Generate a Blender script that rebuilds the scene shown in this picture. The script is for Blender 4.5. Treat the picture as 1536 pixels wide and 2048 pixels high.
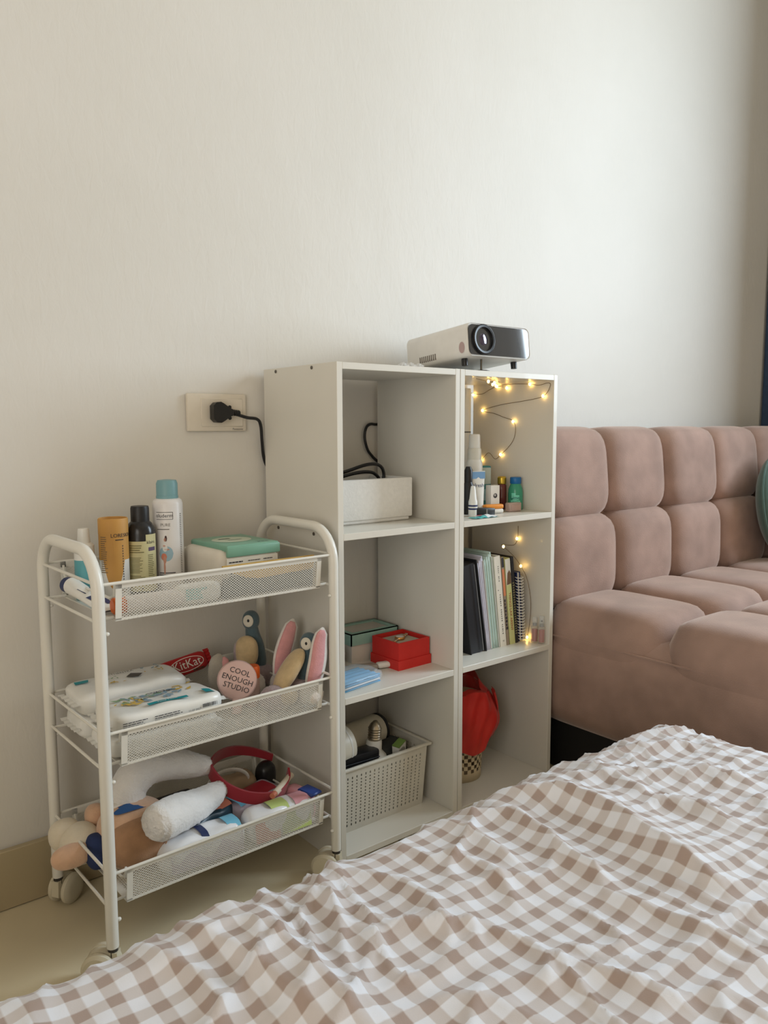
import bpy, bmesh, math, random
import numpy as np
from mathutils import Vector, Matrix, Euler
random.seed(7)
PI = math.pi
SC = bpy.context.scene
COL = SC.collection
for _o in list(bpy.data.objects):
    bpy.data.objects.remove(_o)

# ------------------------------------------------------------------ camera
YAW, PITCH, ROLL = 0.67733, -0.106461, -0.0032924
_F = Vector((math.sin(YAW)*math.cos(PITCH), math.cos(YAW)*math.cos(PITCH), math.sin(PITCH)))
_R = Vector((math.cos(YAW), -math.sin(YAW), 0)); _U = _R.cross(_F)
_R2 = _R*math.cos(ROLL) + _U*math.sin(ROLL); _U2 = -_R*math.sin(ROLL) + _U*math.cos(ROLL)
cam_data = bpy.data.cameras.new('camera'); cam = bpy.data.objects.new('camera', cam_data); COL.objects.link(cam)
cam_data.sensor_fit = 'HORIZONTAL'; cam_data.sensor_width = 36.0; cam_data.lens = 1571.04/1536*36.0
cam_data.clip_start = 0.02
_m = Matrix((_R2, _U2, -_F)).transposed().to_4x4(); _m.translation = (-0.771664, -1.323847, 0.779538)
cam.matrix_world = _m
SC.camera = cam

# ------------------------------------------------------------------ world, lights, exposure
world = bpy.data.worlds.new('world'); SC.world = world; world.use_nodes = True
world.node_tree.nodes['Background'].inputs[0].default_value = (0.75, 0.86, 1.0, 1)
world.node_tree.nodes['Background'].inputs[1].default_value = 1.0
world.cycles.sampling_method = 'NONE'

def area(name, loc, rot, sx, sy, power, col):
    l = bpy.data.lights.new(name, 'AREA'); l.shape = 'RECTANGLE'; l.size = sx; l.size_y = sy
    l.energy = power; l.color = col
    o = bpy.data.objects.new(name, l); COL.objects.link(o); o.location = loc; o.rotation_euler = rot
    return o
# daylight entering by the window in the right-hand wall (pane plane, facing into the room)
area('window_daylight', (2.12, -1.27, 1.52), (0, PI/2, 0), 1.34, 0.82, 42, (0.74, 0.88, 1.0))
# added warm fill light, set in an invented doorway of the unseen left-hand wall
area('added_warm_fill', (-2.27, -2.10, 0.93), (0, -PI/2, 0), 1.78, 1.40, 17.0, (1.0, 0.885, 0.71))

SC.view_settings.view_transform = 'Standard'; SC.view_settings.look = 'None'
SC.view_settings.gamma = 1.0; SC.view_settings.use_curve_mapping = False
SC.view_settings.exposure = 0.42
SC.cycles.max_bounces = 6; SC.cycles.diffuse_bounces = 3; SC.cycles.glossy_bounces = 2; SC.cycles.transmission_bounces = 5; SC.cycles.transparent_max_bounces = 6
SC.cycles.use_adaptive_sampling = True; SC.cycles.adaptive_threshold = 0.025

# ------------------------------------------------------------------ materials
def lin(c):
    f = lambda v: (v/255/12.92) if v/255 <= 0.04045 else ((v/255+0.055)/1.055)**2.4
    return tuple(f(v) for v in c) + (1.0,)
MATS = {}
def mat(name, col, rough=0.5, var=0.05, scale=30.0, bump=0.0, bscale=200.0, metal=0.0, alpha=1.0, trans=0.0,
        sheen=0.0, coat=0.0, emit=None, estr=0.0, stretch=None, ior=1.45, sss=0.0):
    if name in MATS: return MATS[name]
    m = bpy.data.materials.new(name); m.use_nodes = True; MATS[name] = m
    nt = m.node_tree; b = nt.nodes['Principled BSDF']
    b.inputs['Roughness'].default_value = rough; b.inputs['Metallic'].default_value = metal
    b.inputs['Alpha'].default_value = alpha; b.inputs['Transmission Weight'].default_value = trans
    b.inputs['Sheen Weight'].default_value = sheen; b.inputs['Coat Weight'].default_value = coat
    b.inputs['IOR'].default_value = ior
    if sheen: b.inputs['Sheen Roughness'].default_value = 0.5
    if emit:
        b.inputs['Emission Color'].default_value = lin(emit); b.inputs['Emission Strength'].default_value = estr
    c = lin(col)
    tc = nt.nodes.new('ShaderNodeTexCoord'); mp = nt.nodes.new('ShaderNodeMapping')
    nt.links.new(tc.outputs['Object'], mp.inputs['Vector'])
    if stretch: mp.inputs['Scale'].default_value = stretch
    n = nt.nodes.new('ShaderNodeTexNoise'); n.inputs['Scale'].default_value = scale; n.inputs['Detail'].default_value = 2
    nt.links.new(mp.outputs['Vector'], n.inputs['Vector'])
    r = nt.nodes.new('ShaderNodeValToRGB')
    r.color_ramp.elements[0].position = 0.3; r.color_ramp.elements[1].position = 0.7
    r.color_ramp.elements[0].color = tuple(max(0, v*(1-var)) for v in c[:3]) + (1,)
    r.color_ramp.elements[1].color = tuple(min(1, v*(1+var)) for v in c[:3]) + (1,)
    nt.links.new(n.outputs['Fac'], r.inputs['Fac']); nt.links.new(r.outputs['Color'], b.inputs['Base Color'])
    if bump:
        n2 = nt.nodes.new('ShaderNodeTexNoise'); n2.inputs['Scale'].default_value = bscale; n2.inputs['Detail'].default_value = 2
        nt.links.new(mp.outputs['Vector'], n2.inputs['Vector'])
        bp = nt.nodes.new('ShaderNodeBump'); bp.inputs['Strength'].default_value = bump; bp.inputs['Distance'].default_value = 0.002
        nt.links.new(n2.outputs['Fac'], bp.inputs['Height']); nt.links.new(bp.outputs['Normal'], b.inputs['Normal'])
    return m

# ------------------------------------------------------------------ mesh helpers
class G:
    def __init__(s): s.v = []; s.f = []; s.uv = None
    def add(s, vs, fs, M=None):
        o = len(s.v)
        for p in vs:
            p = Vector(p)
            s.v.append(tuple(M @ p) if M is not None else tuple(p))
        s.f += [tuple(i+o for i in f) for f in fs]
        return s
    def box(s, x0, x1, y0, y1, z0, z1, M=None):
        vs = [(x, y, z) for z in (z0, z1) for y in (y0, y1) for x in (x0, x1)]
        return s.add(vs, [(0,2,3,1),(4,5,7,6),(0,1,5,4),(2,6,7,3),(0,4,6,2),(1,3,7,5)], M)
    def rbox(s, x0, x1, y0, y1, z0, z1, r, seg=2, M=None):
        bm = bmesh.new()
        bmesh.ops.create_cube(bm, size=1)
        for v in bm.verts:
            v.co = ((x0+x1)/2 + v.co.x*(x1-x0), (y0+y1)/2 + v.co.y*(y1-y0), (z0+z1)/2 + v.co.z*(z1-z0))
        bmesh.ops.bevel(bm, geom=list(bm.edges), offset=r, segments=seg, profile=0.5, affect='EDGES', clamp_overlap=True)
        return s.bm(bm, M)
    def bm(s, bm, M=None):
        bm.verts.ensure_lookup_table(); bm.verts.index_update()
        s.add([v.co.copy() for v in bm.verts], [tuple(v.index for v in f.verts) for f in bm.faces], M)
        bm.free(); return s
    def lathe(s, prof, n=24, M=None, a0=0.0, a1=2*PI):
        full = abs(a1-a0-2*PI) < 1e-6
        cols = n if full else n+1
        vs = []
        for (r, z) in prof:
            for k in range(cols):
                a = a0 + (a1-a0)*k/n
                vs.append((r*math.cos(a), r*math.sin(a), z))
        fs = []
        for i in range(len(prof)-1):
            for k in range(n):
                a = i*cols+k; b = i*cols+(k+1) % cols
                fs.append((a, b, b+cols, a+cols))
        if full:
            if prof[0][0] > 1e-6: fs.append(tuple(reversed(range(cols))))
            if prof[-1][0] > 1e-6: fs.append(tuple(range((len(prof)-1)*cols, len(prof)*cols)))
        return s.add(vs, fs, M)
    def tube(s, pts, r, n=8, closed=False, M=None, flat=None):
        pts = [Vector(p) for p in pts]; N = len(pts)
        rs = r if isinstance(r, (list, tuple)) else [r]*N
        T = []
        for i in range(N):
            a = pts[(i-1) % N] if (i > 0 or closed) else pts[i]
            b = pts[(i+1) % N] if (i < N-1 or closed) else pts[i]
            t = (b-a); T.append(t.normalized() if t.length > 1e-9 else Vector((0, 0, 1)))
        up = Vector((0, 0, 1)) if abs(T[0].z) < 0.9 else Vector((1, 0, 0))
        nrm = (up - T[0]*up.dot(T[0])).normalized()
        vs = []
        for i in range(N):
            nrm = (nrm - T[i]*nrm.dot(T[i]))
            nrm = nrm.normalized() if nrm.length > 1e-9 else T[i].orthogonal().normalized()
            bn = T[i].cross(nrm)
            fx = flat or 1.0
            for k in range(n):
                a = 2*PI*k/n
                vs.append(pts[i] + nrm*(rs[i]*math.cos(a)) + bn*(rs[i]*fx*math.sin(a)))
        fs = []
        for i in range(N if closed else N-1):
            for k in range(n):
                a = i*n+k; b = i*n+(k+1) % n; j = ((i+1) % N)*n
                fs.append((a, b, j+(k+1) % n, j+k))
        if not closed:
            fs.append(tuple(reversed(range(n)))); fs.append(tuple(range((N-1)*n, N*n)))
        return s.add(vs, fs, M)
    def sup(s, c, h, e=2.0, sub=10, M=None, fn=None):
        # superellipsoid on a subdivided cube: e=2 ellipsoid, larger e boxier
        bm = bmesh.new(); bmesh.ops.create_cube(bm, size=2)
        bmesh.ops.subdivide_edges(bm, edges=list(bm.edges), cuts=sub, use_grid_fill=True)
        es = e if isinstance(e, (tuple, list)) else (e, e, e)
        for v in bm.verts:
            p = Vector([math.copysign(math.tan(abs(t)*PI/4), t) for t in v.co])
            k = (abs(p.x)**es[0] + abs(p.y)**es[1] + abs(p.z)**es[2])**(1.0/(sum(es)/3))
            q = p/k
            q = Vector((q.x*h[0], q.y*h[1], q.z*h[2]))
            if fn: q = fn(q)
            v.co = q + Vector(c)
        return s.bm(bm, M)
    def prism(s, pts, d, M=None):
        # closed 2D outline in local XZ, extruded along Y by d (thickness centred)
        n = len(pts)
        vs = [(x, -d/2, z) for x, z in pts] + [(x, d/2, z) for x, z in pts]
        fs = [tuple(range(n)), tuple(reversed(range(n, 2*n)))] + [(i, i+n, (i+1) % n+n, (i+1) % n) for i in range(n)]
        return s.add(vs, fs, M)
    def grid(s, fn, nu, nv, M=None, uv=False):
        o = len(s.v)
        vs = [fn(i/nu, j/nv) for j in range(nv+1) for i in range(nu+1)]
        fs = [(j*(nu+1)+i, j*(nu+1)+i+1, (j+1)*(nu+1)+i+1, (j+1)*(nu+1)+i) for j in range(nv) for i in range(nu)]
        return s.add(vs, fs, M)
    def lattice(s, O, u, v, W, H, pu, pv, w, t):
        # expanded-metal sheet: two families of thin diagonal strands clipped to a W x H panel
        O = Vector(O); u = Vector(u); v = Vector(v); nn = u.cross(v).normalized()
        for sg in (1, -1):
            kmin = -int(H/pv)-1 if sg == 1 else 0
            kmax = int(W/pu)+1 if sg == 1 else int(W/pu + H/pv)+1
            for k in range(kmin, kmax+1):
                # line: a/pu - sg*b/pv = k
                pts = []
                b0, b1 = 0.0, H
                a0 = pu*(k + sg*b0/pv); a1 = pu*(k + sg*b1/pv)
                if abs(a1-a0) < 1e-9: continue
                t0, t1 = 0.0, 1.0
                lo, hi = (0-a0)/(a1-a0), (W-a0)/(a1-a0)
                if lo > hi: lo, hi = hi, lo
                t0 = max(t0, lo); t1 = min(t1, hi)
                if t1-t0 < 1e-4: continue
                A = O + u*(a0+(a1-a0)*t0) + v*(H*t0); B = O + u*(a0+(a1-a0)*t1) + v*(H*t1)
                d = (B-A).normalized(); sd = nn.cross(d)*(w/2); th = nn*(t/2)
                s.add([A-sd-th, A+sd-th, A+sd+th, A-sd+th, B-sd-th, B+sd-th, B+sd+th, B-sd+th],
                      [(0,1,5,4),(1,2,6,5),(2,3,7,6),(3,0,4,7)])
        return s

def T(x=0, y=0, z=0, rx=0, ry=0, rz=0, s=1.0):
    return Matrix.Translation((x, y, z)) @ Euler((rx, ry, rz)).to_matrix().to_4x4() @ Matrix.Scale(s, 4)

def mk(name, g, m, parent=None, smooth=40, kind=None, label=None):
    me = bpy.data.meshes.new(name); me.from_pydata(g.v, [], g.f); me.update()
    if g.uv is not None:
        uvl = me.uv_layers.new(name='flat')
        li = np.zeros(len(me.loops), dtype=np.int32); me.loops.foreach_get('vertex_index', li)
        uvl.data.foreach_set('uv', np.asarray(g.uv, dtype=np.float32)[li].ravel())
    if smooth:
        me.polygons.foreach_set('use_smooth', [True]*len(me.polygons))
        try: me.set_sharp_from_angle(angle=math.radians(smooth))
        except Exception: pass
    me.materials.append(m)
    o = bpy.data.objects.new(name, me); COL.objects.link(o)
    if parent is not None: o.parent = parent
    if kind: o['kind'] = kind
    if label: o['label'] = label
    return o
def tag(o, label, cat, group=None):
    o['label'] = label; o['category'] = cat
    if group: o['group'] = group
    return o
def thing(name, label, cat, loc=(0, 0, 0), rz=0.0, group=None, rot=None):
    o = bpy.data.objects.new(name, None); COL.objects.link(o)
    o.empty_display_size = 0.02; o.location = loc; o.rotation_euler = rot if rot else (0, 0, rz)
    return tag(o, label, cat, group)
def struct(o):
    o['kind'] = 'structure'; return o
def copy_tree(o, parent=None):
    c = o.copy(); COL.objects.link(c); c.parent = parent
    for ch in o.children: copy_tree(ch, c)
    return c
def arc(cx, cy, r, a0, a1, n):
    return [(cx+r*math.cos(a0+(a1-a0)*i/n), cy+r*math.sin(a0+(a1-a0)*i/n)) for i in range(n+1)]
def spline(pts, n=8):
    # Catmull-Rom through the points
    P = [Vector(p) for p in pts]; P = [P[0]*2-P[1]] + P + [P[-1]*2-P[-2]]
    out = []
    for i in range(1, len(P)-2):
        for k in range(n):
            t = k/n; a, b, c, d = P[i-1], P[i], P[i+1], P[i+2]
            out.append(0.5*((2*b) + (c-a)*t + (2*a-5*b+4*c-d)*t*t + (3*b-a-3*c+d)*t**3))
    out.append(P[-2]); return out

_FT = {}
def text_raw(txt, size=1.0):
    key = txt
    if key not in _FT:
        cu = bpy.data.curves.new('lettering', 'FONT'); cu.body = txt; cu.size = 1.0; cu.align_x = 'CENTER'; cu.align_y = 'CENTER'
        cu.resolution_u = 2
        ob = bpy.data.objects.new('lettering', cu); COL.objects.link(ob)
        dg = bpy.context.evaluated_depsgraph_get(); me = ob.evaluated_get(dg).to_mesh()
        _FT[key] = ([tuple(v.co) for v in me.vertices], [tuple(p.vertices) for p in me.polygons])
        ob.evaluated_get(dg).to_mesh_clear(); bpy.data.objects.remove(ob); bpy.data.curves.remove(cu)
    vs, fs = _FT[key]
    return [(x*size, y*size) for x, y, z in vs], fs
def text_flat(g, txt, size, M):
    # lettering lying in the local XY plane of M (reads along +X, up is +Y)
    vs, fs = text_raw(txt, size); g.add([(x, y, 0) for x, y in vs], fs, M); return g
def text_cyl(g, txt, size, r, ang, z, vertical=False, cz=(0, 0)):
    # lettering wrapped on a cylinder of radius r about local Z; ang = direction the middle faces
    vs, fs = text_raw(txt, size); out = []
    for x, y in vs:
        if vertical: x, y = y, -x
        a = ang + x/r
        out.append((cz[0]+r*math.cos(a), cz[1]+r*math.sin(a), z+y))
    g.add(out, fs); return g
def cyl_patch(g, r, ang, z, w, h, n=10, cz=(0, 0), fn=None):
    # rectangle wrapped on a cylinder; fn(u in -1..1) -> (zlow, zhigh) offsets when the outline is shaped
    def f(i, j):
        u = i*2-1; a = ang + u*w/2/r
        lo, hi = fn(u) if fn else (-h/2, h/2)
        return (cz[0]+r*math.cos(a), cz[1]+r*math.sin(a), z+lo+(hi-lo)*j)
    g.grid(f, n, 1); return g

# ================================================================== THE SETTING
WY = 0.014                                   # back wall plane
XR, XL, YN, ZC = 2.14, -2.3, -3.2, 2.72      # right wall, left wall, wall behind the camera, ceiling
def wall_material():
    m = bpy.data.materials.new('painted_plaster'); m.use_nodes = True; nt = m.node_tree; b = nt.nodes['Principled BSDF']
    b.inputs['Roughness'].default_value = 0.55
    tc = nt.nodes.new('ShaderNodeTexCoord')
    n = nt.nodes.new('ShaderNodeTexNoise'); n.inputs['Scale'].default_value = 2.2; n.inputs['Detail'].default_value = 5
    nt.links.new(tc.outputs['Object'], n.inputs['Vector'])
    r = nt.nodes.new('ShaderNodeValToRGB'); r.color_ramp.elements[0].position = .35; r.color_ramp.elements[1].position = .7
    r.color_ramp.elements[0].color = lin((221, 216, 207)); r.color_ramp.elements[1].color = lin((227, 222, 214))
    nt.links.new(n.outputs['Fac'], r.inputs['Fac']); nt.links.new(r.outputs['Color'], b.inputs['Base Color'])
    mp = nt.nodes.new('ShaderNodeMapping'); mp.inputs['Scale'].default_value = (1.0, 1.0, 0.38); mp.inputs['Rotation'].default_value = (0, 0.35, 0)
    nt.links.new(tc.outputs['Object'], mp.inputs['Vector'])
    n2 = nt.nodes.new('ShaderNodeTexNoise'); n2.inputs['Scale'].default_value = 75; n2.inputs['Detail'].default_value = 4; n2.inputs['Roughness'].default_value = .55
    n2.inputs['Distortion'].default_value = 0.6
    nt.links.new(mp.outputs['Vector'], n2.inputs['Vector'])
    n3 = nt.nodes.new('ShaderNodeTexNoise'); n3.inputs['Scale'].default_value = 9; n3.inputs['Detail'].default_value = 2
    nt.links.new(tc.outputs['Object'], n3.inputs['Vector'])
    ad = nt.nodes.new('ShaderNodeMath'); ad.operation = 'MULTIPLY_ADD'; ad.inputs[1].default_value = 0.35
    nt.links.new(n2.outputs['Fac'], ad.inputs[0]); nt.links.new(n3.outputs['Fac'], ad.inputs[2])
    bp = nt.nodes.new('ShaderNodeBump'); bp.inputs['Strength'].default_value = 0.32; bp.inputs['Distance'].default_value = 0.005
    nt.links.new(ad.outputs[0], bp.inputs['Height']); nt.links.new(bp.outputs['Normal'], b.inputs['Normal'])
    return m
M_WALL = wall_material()
M_CEIL = mat('ceiling_paint', (222, 211, 194), 0.7, .02)
M_TAN = mat('tan_wall_paint', (214, 194, 164), 0.7, .03)
M_TILE = mat('olive_beige_floor_tile', (222, 208, 176), 0.28, .10, 5.0, bump=.03, bscale=60)
M_BASE = mat('baseboard_tile_glaze', (180, 164, 132), 0.35, .08, 5.0)
M_GROUT = mat('tile_grout', (112, 102, 84), 0.8, .05)

def slab(name, x0, x1, y0, y1, z0, z1, m):
    cx, cy = (x0+x1)/2, (y0+y1)/2
    o = mk(name, G().box(x0-cx, x1-cx, y0-cy, y1-cy, 0, z1-z0), m, smooth=0); o.location = (cx, cy, z0)
    return struct(o)
fl = slab('floor', XL-.1, XR+.1, YN-.1, WY+.1, -0.10, -0.003, M_GROUT)
# large floor tiles, each a piece of its own
TS, JT = 0.80, 0.0025
tile_mesh = None; fx, fy, fz = fl.location
x = -3.06
while x < XR:
    y = -4.0
    while y < 0:
        x0, x1 = max(x+JT, XL), min(x+TS-JT, XR); y0, y1 = max(y+JT, YN), (min(y+TS-JT, WY) if y+TS < -.01 else WY)
        if x1-x0 > .02 and y1-y0 > .02:
            full = abs(x1-x0-TS+2*JT) < 1e-6 and abs(y1-y0-TS+2*JT) < 1e-6
            if full and tile_mesh:
                o = bpy.data.objects.new('floor_tile', tile_mesh); COL.objects.link(o); o.parent = fl
            else:
                o = mk('floor_tile', G().rbox(-(x1-x0)/2, (x1-x0)/2, -(y1-y0)/2, (y1-y0)/2, 0, .004, .0008, 1), M_TILE, fl, smooth=0)
                if full: tile_mesh = o.data
            o.location = ((x0+x1)/2-fx, (y0+y1)/2-fy, 0.096)
        y += TS
    x += TS
slab('wall_back', XL-.1, XR+.1, WY, WY+.1, -0.10, ZC, M_WALL)
DY0, DY1, DZ = -2.82, -1.38, 1.95  # opening added in the unseen left wall to hold the warm fill light
g = G(); g.box(-.1, 0, YN, DY0, -.1, ZC); g.box(-.1, 0, DY1, WY, -.1, ZC); g.box(-.1, 0, DY0, DY1, DZ, ZC); g.box(-.1, 0, DY0, DY1, -.1, 0)
o = mk('wall_left', g, M_TAN, smooth=0); o.location = (XL, 0, 0); struct(o)
slab('ceiling', XL-.1, XR+.1, YN-.1, WY+.1, ZC, ZC+.1, M_CEIL)
# right wall with its window opening
WY0, WY1, WZ0, WZ1 = -1.69, -0.85, 0.84, 2.20
g = G(); g.box(0, .12, YN, WY0, -.1, ZC); g.box(0, .12, WY1, WY, -.1, ZC); g.box(0, .12, WY0, WY1, -.1, WZ0); g.box(0, .12, WY0, WY1, WZ1, ZC)
o = mk('wall_right', g, M_WALL, smooth=0); o.location = (XR, 0, 0); struct(o)
slab('wall_front', XL-.1, XR+.1, YN-.1, YN, -0.10, ZC, M_TAN)
M_FRAME = mat('window_frame_paint', (225, 224, 220), .4)
M_GLASS = mat('window_glass', (235, 242, 245), .02, .0, trans=1.0)
def window(name, loc, rz, w, h):
    root = bpy.data.objects.new(name, None); COL.objects.link(root); root.location = loc; root.rotation_euler = (0, 0, rz); struct(root)
    t = .045
    g = G(); g.box(-w/2, w/2, -.02, .02, 0, t); g.box(-w/2, w/2, -.02, .02, h-t, h); g.box(-w/2, -w/2+t, -.02, .02, t, h-t); g.box(w/2-t, w/2, -.02, .02, t, h-t); g.box(-t/2, t/2, -.02, .02, t, h-t)
    mk('window_frame', g, M_FRAME, root, smooth=0)
    for s in (-1, 1):
        mk('window_pane', G().box(min(s*t/2, s*(w/2-t)), max(s*t/2, s*(w/2-t)), -.003, .003, t, h-t), M_GLASS, root, smooth=0)
window('window_1', (XR+.08, (WY0+WY1)/2, WZ0), PI/2, WY1-WY0, WZ1-WZ0)
g = G(); t_ = .05
g.box(0, .05, DY0-t_, DY0, 0, DZ+t_); g.box(0, .05, DY1, DY1+t_, 0, DZ+t_); g.box(0, .05, DY0, DY1, DZ, DZ+t_)
o = mk('fill_door_frame', g, M_FRAME, smooth=0); o.location = (XL+.0, 0, 0); struct(o)  # frame round the added opening, out of view
# tiled baseboard along the back wall
bb = mk('baseboard_back', G().box(XL, XR, 0.0015, WY, 0.001, .098), M_GROUT, smooth=0); struct(bb)
x = -2.26
while x < XR-.05:
    mk('baseboard_tile', G().rbox(x+.001, min(x+.8, XR)-.001, 0.0002, WY-.002, .0012, .100, .0012, 1), M_BASE, bb, smooth=0)
    x += .8

# ================================================================== CURTAIN
def curtain():
    t = thing('curtain', 'dark blue floor-length curtain hanging by the window corner', 'curtain', (2.03, -.48, 0.03))
    g = G()
    def f(i, j):
        y = .485 - i*.83; ph = i*2*PI*8.0
        return (-.035*math.cos(ph)*(.7+.3*(1-j)) + .006*math.sin(ph*2.3+j*3) - .01, y, .0 + j*2.42)
    g.grid(f, 150, 10)
    o = mk('drape', g, mat('dark_blue_curtain_cloth', (44, 62, 88), .85, .08, 60, bump=.1, bscale=500, sheen=.2), t, smooth=180)
    md = o.modifiers.new('thick', 'SOLIDIFY'); md.thickness = .004
    g = G().tube([(-.0, .48, 2.45), (-.0, -2.6, 2.45)], .012, 12)
    mk('curtain_rod', g, mat('rod_metal', (150, 150, 150), .35, metal=1), t)
    for k in range(10):
        y = .46 - k*.105
        mk('ring', G().tube([(-.0+.018*math.cos(a*PI/6), y, 2.45-.0+.018*math.sin(a*PI/6)) for a in range(12)], .0025, 6, closed=True), MATS['rod_metal'], t)
curtain()

# ================================================================== CUBE SHELVES
SW, SD, SH, TP = 0.2872, 0.2395, 0.8905, 0.0118
SZ = [0.0155, 0.3067, 0.5985]
M_SHELF = mat('white_laminate_board', (226, 221, 210), .38, .015, 8, coat=.1)
M_SCREW = mat('screw_steel', (120, 116, 108), .35, metal=.9)
def shelf_unit(x0, label):
    t = thing('cube_bookshelf', label, 'bookshelf', (x0+SW/2, -SD/2, 0), group='white three-tier cube bookshelves')
    h = SW/2; d = SD/2; e = .0006
    L = mk('side_panel', G().rbox(-h, -h+TP, -d, d, 0, SH, e, 1), M_SHELF, t, 30)
    mk('side_panel', G().rbox(h-TP, h, -d, d, 0, SH, e, 1), M_SHELF, t, 30)
    mk('top_board', G().rbox(-h+TP, h-TP, -d, d, SH-TP, SH-.0004, e, 1), M_SHELF, t, 30)
    mk('shelf_board', G().rbox(-h+TP, h-TP, -d, d, SZ[2]-TP, SZ[2], e, 1), M_SHELF, t, 30)
    mk('shelf_board', G().rbox(-h+TP, h-TP, -d, d, SZ[1]-TP, SZ[1], e, 1), M_SHELF, t, 30)
    mk('bottom_board', G().rbox(-h+TP, h-TP, -d, d, SZ[0]-TP, SZ[0], e, 1), M_SHELF, t, 30)
    return t, L
s1, s1L = shelf_unit(0.0, 'white three-tier cube bookshelf beside the wheeled cart, with the black cord behind it')
s2, s2L = shelf_unit(SW+.001, 'white three-tier cube bookshelf beside the pink sofa, strung with fairy lights')
for zz in (SH-TP/2, SZ[2]-TP/2, SZ[1]-TP/2):
    for yy in (-.045, -.165):
        g = G().lathe([(0, .0), (.0032, 0), (.0032, .0012), (.0016, .0013), (.0012, .0005), (0, .0005)], 12, T(-SW/2, yy+SD/2, zz, 0, -PI/2, 0))
        mk('screw', g, M_SCREW, s1L)
g = G().box(-SW/2-.0006, -SW/2-.0001, -.068+SD/2, -.050+SD/2, .472, .502)
mk('sticker', g, mat('sticker_white', (205, 200, 188), .5), s1L, 0)
g = G()
for k in (0, 1): 
    M = T(-SW/2-.0008, -.059+SD/2, .487+(k-.5)*.007, PI/2, 0, -PI/2)
    g.add([(-.0045, 0, 0), (0, .006, 0), (.0045, 0, 0), (.0028, 0, 0), (0, .0037, 0), (-.0028, 0, 0)], [(0, 1, 4, 5), (1, 2, 3, 4)], M if k == 0 else M @ T(rz=PI))
mk('sticker_print', g, mat('print_black', (40, 38, 36), .5), s1L, 0)

# ================================================================== SOFA
M_VELVET = None
def velvet():
    m = mat('dusty_pink_velvet', (163, 134, 121), .85, .14, 14, bump=.3, bscale=420, sheen=.75)
    b = m.node_tree.nodes['Principled BSDF']; b.inputs['Sheen Tint'].default_value = lin((232, 216, 206)); b.inputs['Sheen Roughness'].default_value = .35
    return m
M_VELVET = velvet()
def sofa():
    X0, CW, NC = 0.592, 0.2485, 6
    t = thing('tufted_sofa', 'dusty pink velvet sofa with puffy tufted back and seat', 'sofa', (X0+CW*NC/2, -.6, 0))
    ox, oy = t.location.x, t.location.y
    X1 = 1.915
    # body under the tufts
    def bulge(q):
        return q
    g = G().sup(((X0+X1)/2-ox, -.60-oy, .232), ((X1-X0)/2+.007, .50, .124), (16, 16, 5), 26)
    mk('base', g, M_VELVET, t, 180)
    g = G().rbox(X0+.05-ox, X1-.02-ox, -.16-oy, -.035-oy, .16, .74, .04, 4)
    mk('back_frame', g, M_VELVET, t)
    for i in range(NC):
        cx = X0+CW*(i+.5)-ox
        hw = CW/2
        if i == NC-1: hw = (X1-(X0+CW*5))/2; cx = X1-hw-ox
        for (zc, hz, yc, hy, tilt) in ((.668, .1125, -.115, .090, -.10), (.472, .110, -.135, .098, -.03)):
            j = 0.004*math.sin(i*2.3+zc*9)
            g = G().sup((0, 0, 0), (hw+.005, hy, hz), (5.5, 3.2, 4.5), 12, T(cx, yc-oy+j, zc, tilt, 0, 0))
            mk('back_tuft', g, M_VELVET, t, 180)
        for r in range(3):
            yc = -.335-.30*r
            g = G().sup((0, 0, 0), (hw+.005, .158, .088), (4.6, 5.6, 2.1), 12, T(cx, yc-oy, .314+.004*math.sin(i*1.7+r*2.1), 0, 0, 0))
            mk('seat_tuft', g, M_VELVET, t, 180)
    # welt seam round the seat edge
    pts = [(X0-.002-ox, -.12-oy, .318), (X0-.0035-ox, -.25-oy, .322), (X0-.0035-ox, -.60-oy, .322), (X0-.0035-ox, -.95-oy, .32)]
    mk('welt_seam', G().tube(spline(pts, 6), .0022, 6), M_VELVET, t)
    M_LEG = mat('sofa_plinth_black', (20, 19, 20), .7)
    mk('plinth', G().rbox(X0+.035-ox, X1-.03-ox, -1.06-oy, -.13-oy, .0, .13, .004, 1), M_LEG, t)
    return t
sofa()
def round_cushion():
    t = thing('round_cushion', 'round dark green cushion leaning on the sofa back', 'cushion', (1.553, -.305, .402), rot=(-.16, 0, .12))
    g = G().sup((0, 0, .15), (.152, .050, .150), (2.1, 1.9, 2.1), 14)
    mk('cushion_cover', g, mat('green_cushion_cloth', (74, 98, 90), .9, .06, 60, bump=.12, bscale=600, sheen=.3), t, 180)
    g = G().tube([(.153*math.cos(a), 0, .15+.151*math.sin(a)) for a in [2*PI*k/48 for k in range(48)]], .004, 6, closed=True)
    mk('piping', g, MATS['green_cushion_cloth'], t)
round_cushion()

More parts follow.
